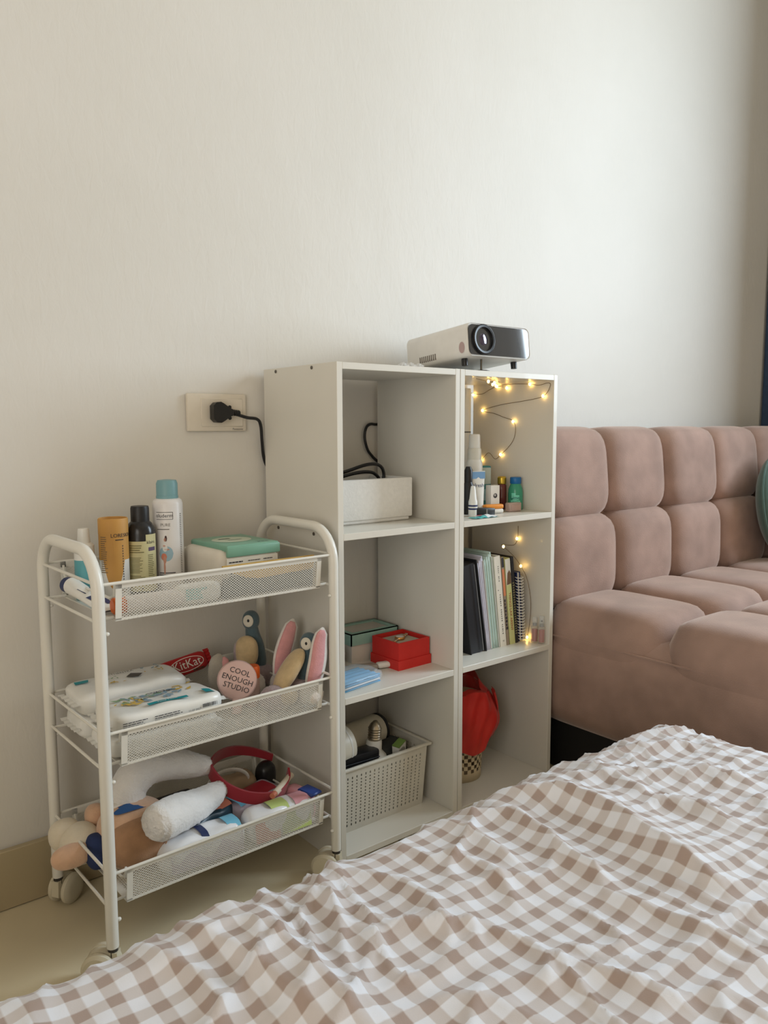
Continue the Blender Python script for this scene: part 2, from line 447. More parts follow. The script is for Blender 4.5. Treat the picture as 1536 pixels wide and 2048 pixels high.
# ================================================================== BED
BX0, BX1, BY0, BY1, BZ = -1.75, 0.37, -2.25, -0.635, .335
def bed():
    t = thing('bed', 'low bed in the foreground under a beige gingham spread', 'bed', ((BX0+BX1)/2, (BY0+BY1)/2, 0))
    cx, cy = t.location.x, t.location.y
    mk('mattress', G().rbox(BX0+.03-cx, BX1-.05-cx, BY0+.02-cy, BY1-.05-cy, .12, .272, .04, 3), mat('mattress_ticking', (215, 210, 200), .8), t)
    mk('bed_base', G().rbox(BX0+.05-cx, BX1-.07-cx, BY0+.04-cy, BY1-.07-cy, .0, .12, .01, 1), mat('bed_base_dark', (60, 52, 46), .7), t)
bed()
def gingham():
    m = bpy.data.materials.new('beige_gingham_cotton'); m.use_nodes = True; nt = m.node_tree; b = nt.nodes['Principled BSDF']
    b.inputs['Roughness'].default_value = .8; b.inputs['Sheen Weight'].default_value = .25
    uv = nt.nodes.new('ShaderNodeUVMap'); uv.uv_map = 'flat'
    sp = nt.nodes.new('ShaderNodeSeparateXYZ'); nt.links.new(uv.outputs['UV'], sp.inputs[0])
    P = .0272
    outs = []
    for ax, off in ((0, .009), (1, .004)):
        a = nt.nodes.new('ShaderNodeMath'); a.operation = 'ADD'; a.inputs[1].default_value = 10*P+off; nt.links.new(sp.outputs[ax], a.inputs[0])
        d = nt.nodes.new('ShaderNodeMath'); d.operation = 'DIVIDE'; d.inputs[1].default_value = P; nt.links.new(a.outputs[0], d.inputs[0])
        f = nt.nodes.new('ShaderNodeMath'); f.operation = 'FRACT'; nt.links.new(d.outputs[0], f.inputs[0])
        r = nt.nodes.new('ShaderNodeValToRGB'); e = r.color_ramp.elements
        e[0].position = 0; e[0].color = (0, 0, 0, 1); e[1].position = .04; e[1].color = (1, 1, 1, 1)
        n1 = e.new(.46); n1.color = (1, 1, 1, 1); n2 = e.new(.52); n2.color = (0, 0, 0, 1)
        nt.links.new(f.outputs[0], r.inputs['Fac']); outs.append(r.outputs['Color'])
    s = nt.nodes.new('ShaderNodeMath'); s.operation = 'ADD'; nt.links.new(outs[0], s.inputs[0]); nt.links.new(outs[1], s.inputs[1])
    h = nt.nodes.new('ShaderNodeMath'); h.operation = 'MULTIPLY'; h.inputs[1].default_value = .5; nt.links.new(s.outputs[0], h.inputs[0])
    r = nt.nodes.new('ShaderNodeValToRGB'); e = r.color_ramp.elements
    e[0].position = 0; e[0].color = lin((228, 229, 236)); e[1].position = 1; e[1].color = lin((168, 148, 138))
    mdl = e.new(.5); mdl.color = lin((205, 197, 195))
    nt.links.new(h.outputs[0], r.inputs['Fac']); nt.links.new(r.outputs['Color'], b.inputs['Base Color'])
    n = nt.nodes.new('ShaderNodeTexNoise'); n.inputs['Scale'].default_value = 900; nt.links.new(uv.outputs['UV'], n.inputs['Vector'])
    bp = nt.nodes.new('ShaderNodeBump'); bp.inputs['Strength'].default_value = .12; bp.inputs['Distance'].default_value = .001
    nt.links.new(n.outputs['Fac'], bp.inputs['Height']); nt.links.new(bp.outputs['Normal'], b.inputs['Normal'])
    return m
def vnoise(X, Y, seed):
    rs = np.random.RandomState(seed); t = rs.rand(256, 256)
    xi = np.floor(X).astype(int); yi = np.floor(Y).astype(int); fx = X-xi; fy = Y-yi
    fx = fx*fx*(3-2*fx); fy = fy*fy*(3-2*fy)
    g = lambda a, b: t[a % 256, b % 256]
    return (g(xi, yi)*(1-fx)+g(xi+1, yi)*fx)*(1-fy) + (g(xi, yi+1)*(1-fx)+g(xi+1, yi+1)*fx)*fy
def ridge_field(X, Y, line, h, wl, wr):
    # raised fold along a polyline; wl / wr = half widths on its left / right side
    best = np.full(X.shape, 1e9); sgn = np.zeros(X.shape); tt = np.zeros(X.shape)
    L = np.array(line); seg = np.hypot(*(L[1:]-L[:-1]).T); tot = seg.sum(); acc = 0
    for (a, b, sl) in zip(L[:-1], L[1:], seg):
        d = (b-a)/sl; px, py = X-a[0], Y-a[1]
        k = np.clip(px*d[0]+py*d[1], 0, sl); dx, dy = px-k*d[0], py-k*d[1]
        dist = np.hypot(dx, dy); m = dist < best
        best = np.where(m, dist, best); sgn = np.where(m, d[0]*dy-d[1]*dx, sgn); tt = np.where(m, (acc+k)/tot, tt); acc += sl
    w = np.where(sgn > 0, wl, wr)
    q = best/w
    fade = np.clip(np.minimum(tt, 1-tt)*5+.15, 0, 1)
    return h*fade*np.exp(-q**1.2*1.5)
RIDGES = [
 # (polyline in the bed plane x,y ; height ; left width ; right width)
 ([(-.07,-.62),(-.07,-.684),(-.057,-.707),(-.028,-.741),(-.024,-.794),(-.031,-.834),(-.042,-.878),(-.051,-.93),(-.067,-.984)], .030, .060, .030),
 ([(-.13,-.62),(-.133,-.698),(-.10,-.73),(-.106,-.76),(-.11,-.788),(-.124,-.834),(-.126,-.868),(-.134,-.902)], .017, .018, .022),
 ([(-.18,-.62),(-.169,-.699),(-.167,-.714),(-.17,-.742),(-.175,-.778),(-.176,-.821)], .014, .016, .020),
 ([(-.015,-.62),(.032,-.718),(.072,-.75),(.051,-.814),(.082,-.856),(.072,-.91),(.078,-.944)], .013, .020, .025),
 ([(.063,-.62),(.076,-.724),(.114,-.775),(.178,-.808),(.203,-.886)], .013, .025, .025),
 ([(-.44,-.62),(-.443,-.688),(-.427,-.706),(-.434,-.74),(-.436,-.769),(-.435,-.804),(-.436,-.848),(-.434,-.90)], .019, .018, .040),
 ([(-.50,-.62),(-.487,-.70),(-.474,-.748),(-.467,-.798),(-.464,-.84),(-.456,-.874)], .012, .040, .014),
 ([(-.317,-.66),(-.317,-.701),(-.289,-.748),(-.294,-.798),(-.311,-.844),(-.341,-.863)], .008, .012, .012),
 ([(-.24,-.68),(-.24,-.739),(-.217,-.745),(-.205,-.792),(-.213,-.821),(-.234,-.858)], .009, .012, .012),
 ([(-.54,-.65),(-.524,-.714),(-.509,-.751),(-.512,-.793),(-.524,-.823)], .010, .018, .014),
 ([(-.28,-.85),(-.261,-.894),(-.268,-.922),(-.30,-.944)], .008, .010, .010),
 ([(-.263,-.918),(-.24,-.977),(-.23,-1.008),(-.229,-1.037)], .008, .010, .012),
 ([(-.147,-.886),(-.138,-.936),(-.13,-.991),(-.124,-1.04)], .008, .014, .012),
 ([(-.354,-.75),(-.344,-.798),(-.301,-.833),(-.261,-.858)], .007, .009, .009),
 ([(-.36,-.64),(-.375,-.70),(-.36,-.75)], .008, .015, .015),
 ([(-.85,-.60),(-.70,-.615),(-.58,-.66)], .026, .06, .06),
 ([(-.66,-.60),(-.63,-.70),(-.65,-.80)], .010, .02, .02),
 ([(.12,-.62),(.15,-.68),(.20,-.72),(.26,-.75)], .010, .02, .02),
]
def spread():
    step = .0045
    r = .075; drop = .17
    U = np.arange(BX0, BX1-.03+r*1.571+drop, step); V = np.arange(BY0, BY1-.03+r*1.571+drop, step)
    X, Y = np.meshgrid(U, V)
    Z = np.zeros_like(X)
    for (line, h, wl, wr) in RIDGES: Z += ridge_field(X, Y, line, h, wl, wr) * (1-.85*np.clip((Y+.74)/.09, 0, 1))
    wx = X + .05*(vnoise(X*7, Y*7, 3)-.5); wy = Y + .05*(vnoise(X*7+40, Y*7, 4)-.5)
    # soft unevenness, then thin creases running across the bed
    Z += .005*(vnoise(wx*4.5, wy*4.5, 5)-.5)
    a = wx*.80+wy*.60; c = -wx*.60+wy*.80
    Z += .0085*(1-np.abs(2*vnoise(a*7, c*22, 6)-1))**5 * np.clip(vnoise(X*4, Y*4, 62)*2.2-.6, 0, 1)
    a2 = wx*.30+wy*.95; c2 = -wx*.95+wy*.30
    Z += .0075*(1-np.abs(2*vnoise(a2*9+9, c2*26, 8)-1))**6 * np.clip(vnoise(X*5+7, Y*5, 81)*2.4-.8, 0, 1)
    a3 = wx*.98-wy*.2; c3 = wx*.2+wy*.98
    Z += .0062*(1-np.abs(2*vnoise(a3*11+3, c3*34, 9)-1))**6 * np.clip(vnoise(X*6+3, Y*6, 91)*2.4-.9, 0, 1)
    far = np.clip((X+.08)/.15, 0, 1)
    Z += far*.0055*(1-np.abs(2*vnoise(a3*14+3, c3*40+5, 19)-1))**4
    Z += far*.0042*(1-np.abs(2*vnoise(a2*20+1, c2*34, 29)-1))**4
    Z += .0016*(vnoise(wx*60, wy*60, 11)-.5)
    # wrap over the far edge and the foot end
    ux, uy = BX1-.03, BY1-.03
    ux = ux - r*0; uy = uy - r*0
    dx = np.maximum(0, X-(ux-r+.03)); dy = np.maximum(0, Y-(uy-r+.03)); d = np.hypot(dx, dy)+1e-9
    ang = np.minimum(d/r, PI/2); hor = r*np.sin(ang); fall = r*(1-np.cos(ang)) + np.maximum(0, d-r*PI/2)
    # ripples of the hanging side
    hor = hor + np.where(d > r*.9, .010*np.sin(X*31+Y*9)*np.clip((d-r*.9)/.1, 0, 1), 0)
    nx, ny = dx/d, dy/d
    up = np.cos(ang); PX = np.minimum(X, ux-r+.03) + nx*(hor + Z*np.sin(ang)); PY = np.minimum(Y, uy-r+.03) + ny*(hor + Z*np.sin(ang))
    PZ = BZ - .016 + Z*up - fall
    PZ = np.maximum(PZ, .012)
    ny_, nx_ = X.shape
    idx = np.arange(ny_*nx_).reshape(ny_, nx_)
    F = np.stack([idx[:-1, :-1], idx[:-1, 1:], idx[1:, 1:], idx[1:, :-1]], -1).reshape(-1, 4)
    g = G(); cx, cy = (BX0+BX1)/2, (BY0+BY1)/2
    g.v = np.stack([PX-cx, PY-cy, PZ], -1).reshape(-1, 3).tolist(); g.f = F.tolist(); g.uv = np.stack([X, Y], -1).reshape(-1, 2)
    o = mk('bedspread', g, gingham(), smooth=180); o.location = (cx, cy, 0)
    tag(o, 'rumpled beige and white gingham bedspread over the bed', 'bedspread')
spread()

# ================================================================== CART
M_CART = mat('white_powder_coat', (232, 228, 218), .35, .02, 20, coat=.15)
CXL, CXR, CYR, CYF, PR = -.420, -.0255, -.035, -.267, .0086
RIMS = [.570, .361, .158]
def cart():
    t = thing('rolling_cart', 'white three-tier wheeled cart with wire mesh baskets and arched side handles', 'cart', ((CXL+CXR)/2-.004, (CYR+CYF)/2, 0), rz=.028)
    ox, oy = (CXL+CXR)/2, (CYR+CYF)/2
    ZT = .6135; R = .058; ZB = .052
    for xx in (CXL, CXR):
        pts = [(CYR, ZB)] + [(CYR, z) for z in (.2, .4)] + arc(CYR-R, ZT-R, R, 0, PI/2, 8) + arc(CYF+R, ZT-R, R, PI/2, PI, 8) + [(CYF, .4), (CYF, .2), (CYF, ZB)]
        mk('side_frame', G().tube([(xx-ox, y-oy, z) for y, z in pts], PR, 16), M_CART, t)
    for zi, zr in enumerate(RIMS):
        zb = zr-.0535; y0, y1 = CYF+.004, CYR+.0
        b = bpy.data.objects.new('basket', None); COL.objects.link(b); b.parent = t; b.empty_display_size = .02
        wr = .0023
        g = G()
        for yy in (CYF, CYR): g.tube([(CXL-ox, yy-oy, zr), (CXR-ox, yy-oy, zr)], wr, 8)
        for xx in (CXL, CXR):
            g.tube([(xx-ox, CYR-oy, zr), (xx-ox, CYF-oy, zr)], wr, 8)
            g.tube([(xx-ox, CYR-oy, zb+.001), (xx-ox, CYF-oy, zb+.001)], wr, 8)
        # wire stays at the open ends
        for s, xx in ((1, CXL+.028), (-1, CXR-.028)):
            p = [(xx, CYR-.012, zr-.004), (xx, CYR-.016, zr-.020), (xx, CYR-.03, zr-.026), (xx, CYF+.03, zr-.026), (xx, CYF+.016, zr-.020), (xx, CYF+.012, zr-.004)]
            g.tube([(a-ox, bb_-oy, c) for a, bb_, c in p], wr*.85, 6)
            g.tube([(xx-s*.028-ox, (CYR+.004)-oy-.02, zb+.001), (xx-ox, CYR-.02-oy, zb+.002)], wr, 6)
            g.tube([(xx-s*.028-ox, (CYF)+.02-oy, zb+.001), (xx-ox, CYF+.02-oy, zb+.002)], wr, 6)
        mk('wire_rim', g, M_CART, b)
        ax, bx = CXL+.026-ox, CXR-.022-ox; ins = .008
        g = G()
        for (ya, sg) in ((CYF, 1), (CYR, -1)):
            yt, yb = ya-oy+sg*.002, ya-oy+sg*ins
            # flat bands framing the mesh: top, corners, bottom
            for (u0, u1, w0, w1) in ((ax, bx, 0, .0085), (ax, ax+.0085, 0, .0535), (bx-.0085, bx, 0, .0535), (ax, bx, .051, .0545)):
                f = lambda w: yt+(yb-yt)*w/.0535
                vs = []
                for dz_ in (0, .0016):
                    for (u, w) in ((u0, w0), (u1, w0), (u1, w1), (u0, w1)):
                        vs.append((u, f(w)+sg*dz_, zr-w))
                g.add(vs, [(0, 1, 2, 3), (7, 6, 5, 4), (0, 4, 5, 1), (1, 5, 6, 2), (2, 6, 7, 3), (3, 7, 4, 0)])
        for (u0, u1) in ((ax, ax+.010), (bx-.010, bx)): g.box(u0, u1, CYF+ins-oy, CYR-ins-oy, zb-.001, zb+.0005)
        mk('basket_frame', g, M_CART, b, 20)
        g = G()
        W = bx-ax
        for (ya, sg) in ((CYF, 1), (CYR, -1)):
            vv = Vector((0, -sg*(ins-.002), .0535)); H = vv.length
            g.lattice((ax, ya-oy+sg*(ins+.001), zr-.0535), (1, 0, 0), vv.normalized(), W, H, .0052, .0040, .00082, .0006)
        g.lattice((ax, CYF+ins-oy, zb), (1, 0, 0), (0, 1, 0), W, CYR-CYF-2*ins, .0064, .0050, .0011, .0006)
        mk('wire_mesh', g, M_CART, b, 0, kind='stuff')
    for k, zz in enumerate((.502, .292, .09)):
        for xx, s in ((CXL, 1), (CXR, -1)):
            for yy in (CYF, CYR):
                mk('bolt', G().sup((xx+s*(PR+.001)-ox, yy-oy-.002, zz), (.0035, .003, .003), 2, 3), M_CART, t)
    M_C = mat('caster_cream_plastic', (214, 204, 180), .45, .02)
    M_D = mat('caster_stem_dark', (52, 48, 44), .5)
    for (xx, yy, rz) in ((CXL, CYR, .55), (CXL, CYF, 2.4), (CXR, CYF, 2.2), (CXR, CYR, .9)):
        c = bpy.data.objects.new('caster', None); COL.objects.link(c); c.parent = t; c.empty_display_size = .02
        B = T(xx-ox, yy-oy, 0, 0, 0, rz)
        mk('stem', G().lathe([(.0072, .040), (.0072, .054)], 12, B), M_D, c)
        off = .017
        # hood between the two wheels
        pts = [(off+.0235*math.cos(a), .0245+.0235*math.sin(a)) for a in [PI*1.02-PI*k/14*1.1 for k in range(15)]]
        pts = [(-.008, .046), (-.009, .02)] + [(off+.019*math.cos(a), .0245+.019*math.sin(a)) for a in (PI*1.15, PI*1.35, PI*1.6, PI*1.85)] + [(off+.0235, .022)] + [(off+.0235*math.cos(a), .0245+.0235*math.sin(a)) for a in (.3, .7, 1.1, 1.5)] + [(.006, .047)]
        mk('hood', G().prism(pts, .014, B), M_C, c, 50)
        for s in (-1, 1):
            W_ = B @ T(off, s*.0125, .0242, PI/2, 0, 0)
            mk('wheel', G().lathe([(0, -.0065), (.020, -.0065), (.0242, -.003), (.0242, .003), (.020, .0065), (.013, .0075), (0, .0075)], 28, W_), M_C, c, 35)
    return t
cart()

# ================================================================== shared finishes
def solid(name, c, rough=.45, **k): return mat(name, c, rough, k.pop('var', .03), k.pop('scale', 40), **k)
WHT = solid('white_plastic', (232, 229, 222), .35)
WHT2 = solid('white_soft_pack', (234, 232, 226), .30, bump=.25, bscale=45)
BLK = solid('black_plastic', (26, 26, 28), .35)
INK = solid('dark_print', (48, 46, 50), .6)
GRY = solid('grey_print', (120, 116, 112), .6)
TEAL = solid('teal_print', (0, 142, 152), .45)
NAVY = solid('navy_print', (38, 50, 92), .5)
CLEAR = mat('clear_plastic', (238, 240, 240), .08, .0, trans=.0, alpha=.28)
def bars(g, x0, x1, z0, z1, n, y, M=None, seed=1, fill=.5):
    # lines of small print as thin strips in the local XZ plane
    rr = random.Random(seed); h = (z1-z0)/n
    for i in range(n):
        xa = x0; z = z1-(i+.5)*h
        L = (x1-x0)*rr.uniform(.6, 1.0)
        while xa < x0+L-1e-5:
            w = min(rr.uniform(.08, .22)*(x1-x0), x0+L-xa)
            g.add([(xa, y, z-h*fill/2), (xa+w*.86, y, z-h*fill/2), (xa+w*.86, y, z+h*fill/2), (xa, y, z+h*fill/2)], [(0, 1, 2, 3)], M); xa += w
    return g
def cyl_bars(g, r, ang, z0, z1, w, n, seed=1, fill=.45):
    rr = random.Random(seed); h = (z1-z0)/n
    for i in range(n):
        z = z1-(i+.5)*h; L = w*rr.uniform(.65, 1.0)
        cyl_patch(g, r, ang-w/2/r+L/2/r, z, L, h*fill, 4)
    return g
def poly(g, pts, M): g.add([(x, y, 0) for x, y in pts], [tuple(range(len(pts)))], M); return g
def disc(g, r, M, n=24, rx=None):
    g.add([(r*math.cos(2*PI*k/n), (rx or r)*math.sin(2*PI*k/n), 0) for k in range(n)], [tuple(range(n))], M); return g
def link(pts, r, n=8, k=8): return G().tube(spline(pts, k), r, n)
def to_cam(x, y): return math.atan2(-1.3238-y, -.7717-x)

# ================================================================== WALL OUTLET, PLUG, CORD
def outlet():
    t = thing('wall_outlet', 'beige double wall outlet plate left of the bookshelf', 'outlet', (-.096, WY-.0005, .809))
    m = solid('outlet_plastic', (224, 214, 198), .4)
    mk('plate', G().rbox(-.0595, .0595, -.009, 0, -.0345, .0345, .003, 2), m, t)
    mk('socket_module', G().rbox(-.033, .052, -.0105, -.008, -.026, .026, .0012, 1), m, t)
    for dx in (-.012, .024):
        g = G()
        for dz in (-.010, .010): g.lathe([(0, 0), (.0035, 0), (.0035, .001), (0, .001)], 12, T(dx, -.0105, dz, PI/2, 0, 0))
        mk('socket_hole', g, BLK, t)
    g = G(); text_flat(g, 'Panasonic', .0055, T(.041, -.00915, -.0305, PI/2, 0, 0)); mk('lettering', g, INK, t, 0)
outlet()
def plug_cord():
    t = thing('power_cord', 'black power cord plugged into the wall outlet and running behind the bookshelf', 'cord', (-.108, WY-.011, .809))
    g = G()
    pr = [(.0, -.018), (.009, -.019), (.015, -.016), (.028, -.0075), (.034, -.005), (.034, .005), (.028, .0075), (.015, .016), (.009, .019), (0, .018), (-.006, .012), (-.006, -.012)]
    g.prism(pr, .016, T(0.0, -.012, .0, 0, 0, 0)); mk('plug', g, BLK, t, 50)
    g = G()
    for k in range(4): g.lathe([(.0055, -.0015), (.0062, 0), (.0055, .0015)], 10, T(.036+k*.004, -.012, -.0005*k, 0, PI/2, 0))
    mk('strain_relief', g, BLK, t)
    b = Vector(t.location)
    W = [(-.072, -.009, .808), (-.045, -.012, .800), (-.022, -.010, .797), (-.012, -.006, .785), (-.008, -.003, .755), (-.001, .004, .725), (.010, .0065, .702), (.04, .0068, .66), (.10, .0068, .64), (.20, .0068, .63), (.285, .0068, .64), (.302, .0068, .675), (.292, .0068, .700), (.277, .0068, .711), (.266, .0065, .720), (.253, .006, .735), (.246, .006, .760), (.250, .006, .780), (.262, .0065, .788), (.285, .0068, .788), (.34, .0068, .80), (.38, .0068, .86)]
    mk('cable', link([Vector(p)-b for p in W], .0031, 8, 6), BLK, t)
plug_cord()

# ================================================================== PROJECTOR
def projector():
    t = thing('mini_projector', 'white mini projector with dark glossy front on top of the bookshelves', 'projector', (.402, -.145, .8905), rz=-.012)
    w, d, h = .089, .092, .064; zb = .012; tilt = -.095
    B = T(0, 0, zb+.006, tilt, 0, 0)
    m = solid('projector_white_shell', (236, 233, 228), .4)
    # rounded-rectangle shell along Y
    def rr(w, h, r, n=5):
        P = []
        for (cx, cz, a) in ((w-r, h-r, 0), (-w+r, h-r, PI/2), (-w+r, -h+r, PI), (w-r, -h+r, 3*PI/2)):
            P += [(cx+r*math.cos(a+PI/2*k/n), cz+r*math.sin(a+PI/2*k/n)) for k in range(n+1)]
        return P
    prof = rr(w, h/2, .012)
    n = len(prof); vs = []; fs = []
    rings = [(-d+.002, .965), (-d, .985), (-d+.004, 1.0), (d-.006, 1.0), (d, .96)]
    for (yy, k) in rings: vs += [(x*k, yy, h/2+z*k) for x, z in prof]
    for i in range(len(rings)-1):
        for k in range(n): a = i*n+k; b = i*n+(k+1) % n; fs.append((a, b, b+n, a+n))
    fs.append(tuple(range(n))); fs.append(tuple(reversed(range((len(rings)-1)*n, len(rings)*n))))
    mk('shell', G().add(vs, fs, B), m, t, 35)
    pan = rr(w*.945, h/2*.91, .010)
    g = G().prism(pan, .003, B @ T(0, -d+.0008, h/2)); fp = mk('front_panel', g, mat('black_gloss_panel', (52, 54, 58), .06, .0, coat=1.0), t, 30)
    L = B @ T(-.047, -d, h/2+.001, PI/2, 0, 0)
    mk('lens_barrel', G().lathe([(.0295, -.002), (.0295, .0045), (.0275, .006), (.0235, .0055), (.0215, -.012), (0, -.012)], 36, L), BLK, t, 30)
    gl = mat('lens_glass', (70, 62, 84), .04, .0, coat=1.0, metal=.4)
    mk('lens', G().lathe([(.0218, -.010), (.020, -.004), (.014, .000), (.007, .002), (0, .0026)], 32, L), gl, t, 60)
    for sx in (-1, 1):
        mk('foot', G().lathe([(.006, -.016), (.0065, -.004), (.0055, 0)], 14, B @ T(sx*.070, -d+.03, .002)), BLK, t)
    for sx in (-1, 1):
        mk('rear_foot', G().lathe([(.006, -.0065), (.006, .002)], 12, B @ T(sx*.07, d-.03, 0)), BLK, t)
    mk('tilt_screw', G().tube([(-.028, -d+.026, .0003), (-.028, -d+.026, .028)], .0022, 8), M_SCREW, t)
    mk('screw_foot', G().lathe([(.017, .0), (.017, .0015), (.012, .003), (0, .003)], 20, T(-.028, -d+.026, 0)), mat('dark_grey_plastic', (60, 60, 62), .4), t)
    g = G()
    for k in range(9): g.box(-w-.0004, -w+.001, .0+k*.0058, .0030+k*.0058, .007, .019, B)
    mk('vent_slot', g, mat('vent_grey', (120, 112, 104), .5), t, 0)
    g = G(); disc(g, .008, B @ T(-w-.0005, -d+.016, .018, PI/2, 0, -PI/2), 16, .011); mk('sticker', g, solid('faded_pink_sticker', (186, 160, 158), .5), t, 0)
projector()
def wrapper_scrap():
    g = G()
    def f(i, j): return (i*.055-.02, j*.018, .001+.006*abs(math.sin(i*9))*math.sin(PI*j)+.002*math.sin(j*7+i*20))
    g.grid(f, 14, 6); o = mk('plastic_scrap', g, mat('crinkled_clear_film', (240, 240, 240), .1, .0, alpha=.5), smooth=0)
    o.location = (.175, -.225, .8905); tag(o, 'crumpled clear plastic scrap lying on the bookshelf top beside the projector', 'wrapper')
wrapper_scrap()

# ================================================================== FAIRY LIGHTS
def fairy():
    t = thing('fairy_light_string', 'warm fairy light string taped inside the bookshelf beside the sofa', 'fairy lights', (.5625, -.12, .5985))
    b = Vector(t.location); X = .5605
    A = [(.50, -.010, .868), (.545, -.012, .860), (X, -.03, .857), (X, -.055, .866), (X, -.080, .8726), (X, -.12, .876), (X, -.177, .8735), (X, -.20, .870), (X, -.225, .874), (X, -.232, .868), (X, -.214, .8467), (X, -.16, .838), (X, -.09, .831), (X, -.0357, .8193), (X, -.07, .812), (X, -.10, .803), (X, -.13, .7931), (X, -.136, .77), (X, -.125, .745), (X, -.0937, .7187), (X, -.075, .708), (X, -.055, .722), (X, -.0308, .7055), (X, -.015, .72)]
    Bp = [(X, -.148, .560), (X, -.1469, .5312), (X, -.135, .515), (.545, -.115, .515), (.50, -.16, .5205), (.52, -.17, .500), (.552, -.165, .472), (.558, -.18, .44), (.5585, -.19, .39), (.557, -.188, .34), (.554, -.185, .3125)]
    m = mat('fairy_wire_copper', (118, 96, 66), .4, .05, metal=.6)
    for P in (A, Bp): mk('wire', link([Vector(p)-b for p in P], .0006, 5, 5), m, t)
    lit = mat('fairy_bulb_glow', (255, 230, 170), .3, .0, emit=(255, 205, 110), estr=15)
    tops = [(.40, -.205, .8725), (.425, -.198, .871), (.455, -.165, .870), (.47, -.16, .868)]
    C = [Vector(p)-b for p in [(.36, -.21, .8765), (.40, -.205, .8725), (.425, -.198, .871), (.455, -.165, .870), (.49, -.12, .872), (X-.002, -.10, .871)]]
    mk('wire', G().tube(spline(C, 5), .0006, 5), m, t)
    for p in tops + [(X-.002, y, z) for (y, z) in ((-.080, .8726), (-.110, .868), (-.177, .8735), (-.214, .8467), (-.0357, .8193), (-.13, .7931), (-.0937, .7187), (-.0308, .7055), (-.005, .857), (-.1469, .5312))] + [(.50, -.16, .5205), (.552, -.165, .472), (.554, -.185, .313)]:
        mk('bulb', G().sup(Vector(p)-b, (.0026, .0026, .0034), 2, 4), lit, t)
fairy()

# ================================================================== LEFT BOOKSHELF, TOP COMPARTMENT
def styro():
    t = thing('foam_box', 'white polystyrene box on the top shelf with a black cord bundled inside', 'box', (.135, -.085, SZ[2]))
    m = mat('polystyrene_foam', (236, 234, 230), .75, .03, 120, bump=.35, bscale=260)
    w, d, h, k = .1075, .068, .085, .013
    g = G(); g.rbox(-w+.004, w-.004, -d+.004, d-.004, .0, .014, .003, 1); mk('foam_floor', g, m, t)
    for (x0, x1, y0, y1) in ((-w, w, -d, -d+k), (-w, w, d-k, d), (-w, -w+k, -d+k, d-k), (w-k, w, -d+k, d-k)):
        mk('foam_wall', G().rbox(x0, x1, y0, y1, .008, h, .0025, 2), m, t)
styro()
def cord_bundle():
    t = thing('cord_bundle', 'black cable looped in the white foam box', 'cord', (.12, -.075, SZ[2]+.014))
    b = Vector(t.location)
    for P, r in (([(.045, -.09, .675), (.075, -.10, .689), (.117, -.10, .696), (.171, -.095, .7075), (.205, -.09, .7068), (.221, -.088, .693), (.219, -.086, .67), (.20, -.07, .63)], .0034),
              ([(.045, -.10, .668), (.09, -.108, .684), (.128, -.108, .692), (.165, -.105, .6945), (.19, -.10, .689), (.205, -.095, .672), (.20, -.085, .63)], .0034)):
        mk('cable', link([Vector(p)-b for p in P], r, 8, 6), BLK, t)
    mk('cable_tie', G().rbox(-.072, -.045, -.040, -.012, .058, .072, .004, 2), BLK, t)
    mk('adapter', G().rbox(-.06, .02, -.03, .02, .0005, .04, .006, 2), BLK, t)
cord_bundle()

# ================================================================== LEFT BOOKSHELF, MIDDLE COMPARTMENT
def red_box():
    t = thing('red_gift_box', 'open red square gift box holding a wristwatch', 'box', (.2285, -.133, SZ[1]), rz=.02)
    m = solid('red_card', (206, 44, 38), .55, bump=.08, bscale=500); k = .0025
    def tray(w, z0, z1, wall, nm):
        g = G(); g.box(-w, w, -w, w, z0, z0+wall)
        for (x0, x1, y0, y1) in ((-w, w, -w, -w+wall), (-w, w, w-wall, w), (-w, -w+wall, -w+wall, w-wall), (w-wall, w, -w+wall, w-wall)): g.box(x0, x1, y0, y1, z0+wall, z1)
        return mk(nm, g, m, t, 0)
    tray(.0435, .0, .019, .002, 'lid_under'); tray(.041, .0022, .054, .003, 'box_wall')
    mk('cushion', G().rbox(-.037, .037, -.037, .037, .030, .0475, .006, 3), solid('grey_velvet_pad', (190, 180, 162), .9), t)
red_box()
def watch():
    t = thing('wristwatch', 'small gold and silver wristwatch lying on the red box cushion', 'watch', (.226, -.133, SZ[1]+.0477), rz=.35)
    steel = mat('watch_steel', (210, 200, 185), .25, .0, metal=1); gold = mat('watch_gold', (205, 150, 90), .3, .0, metal=1)
    mk('case', G().lathe([(.0095, 0), (.0105, .002), (.0105, .004), (.009, .006), (0, .006)], 24), gold, t)
    mk('dial', G().lathe([(.0082, .0061), (0, .0062)], 24), solid('dial_white', (236, 232, 226), .2), t)
    for k in range(5):
        for s in (-1, 1):
            mk('strap_link', G().rbox(s*(.0115+k*.0055)-.0024, s*(.0115+k*.0055)+.0024, -.0036+.001*k*s, .0036+.001*k*s, .0005, .004, .001, 1), gold if k % 2 else steel, t)
watch()
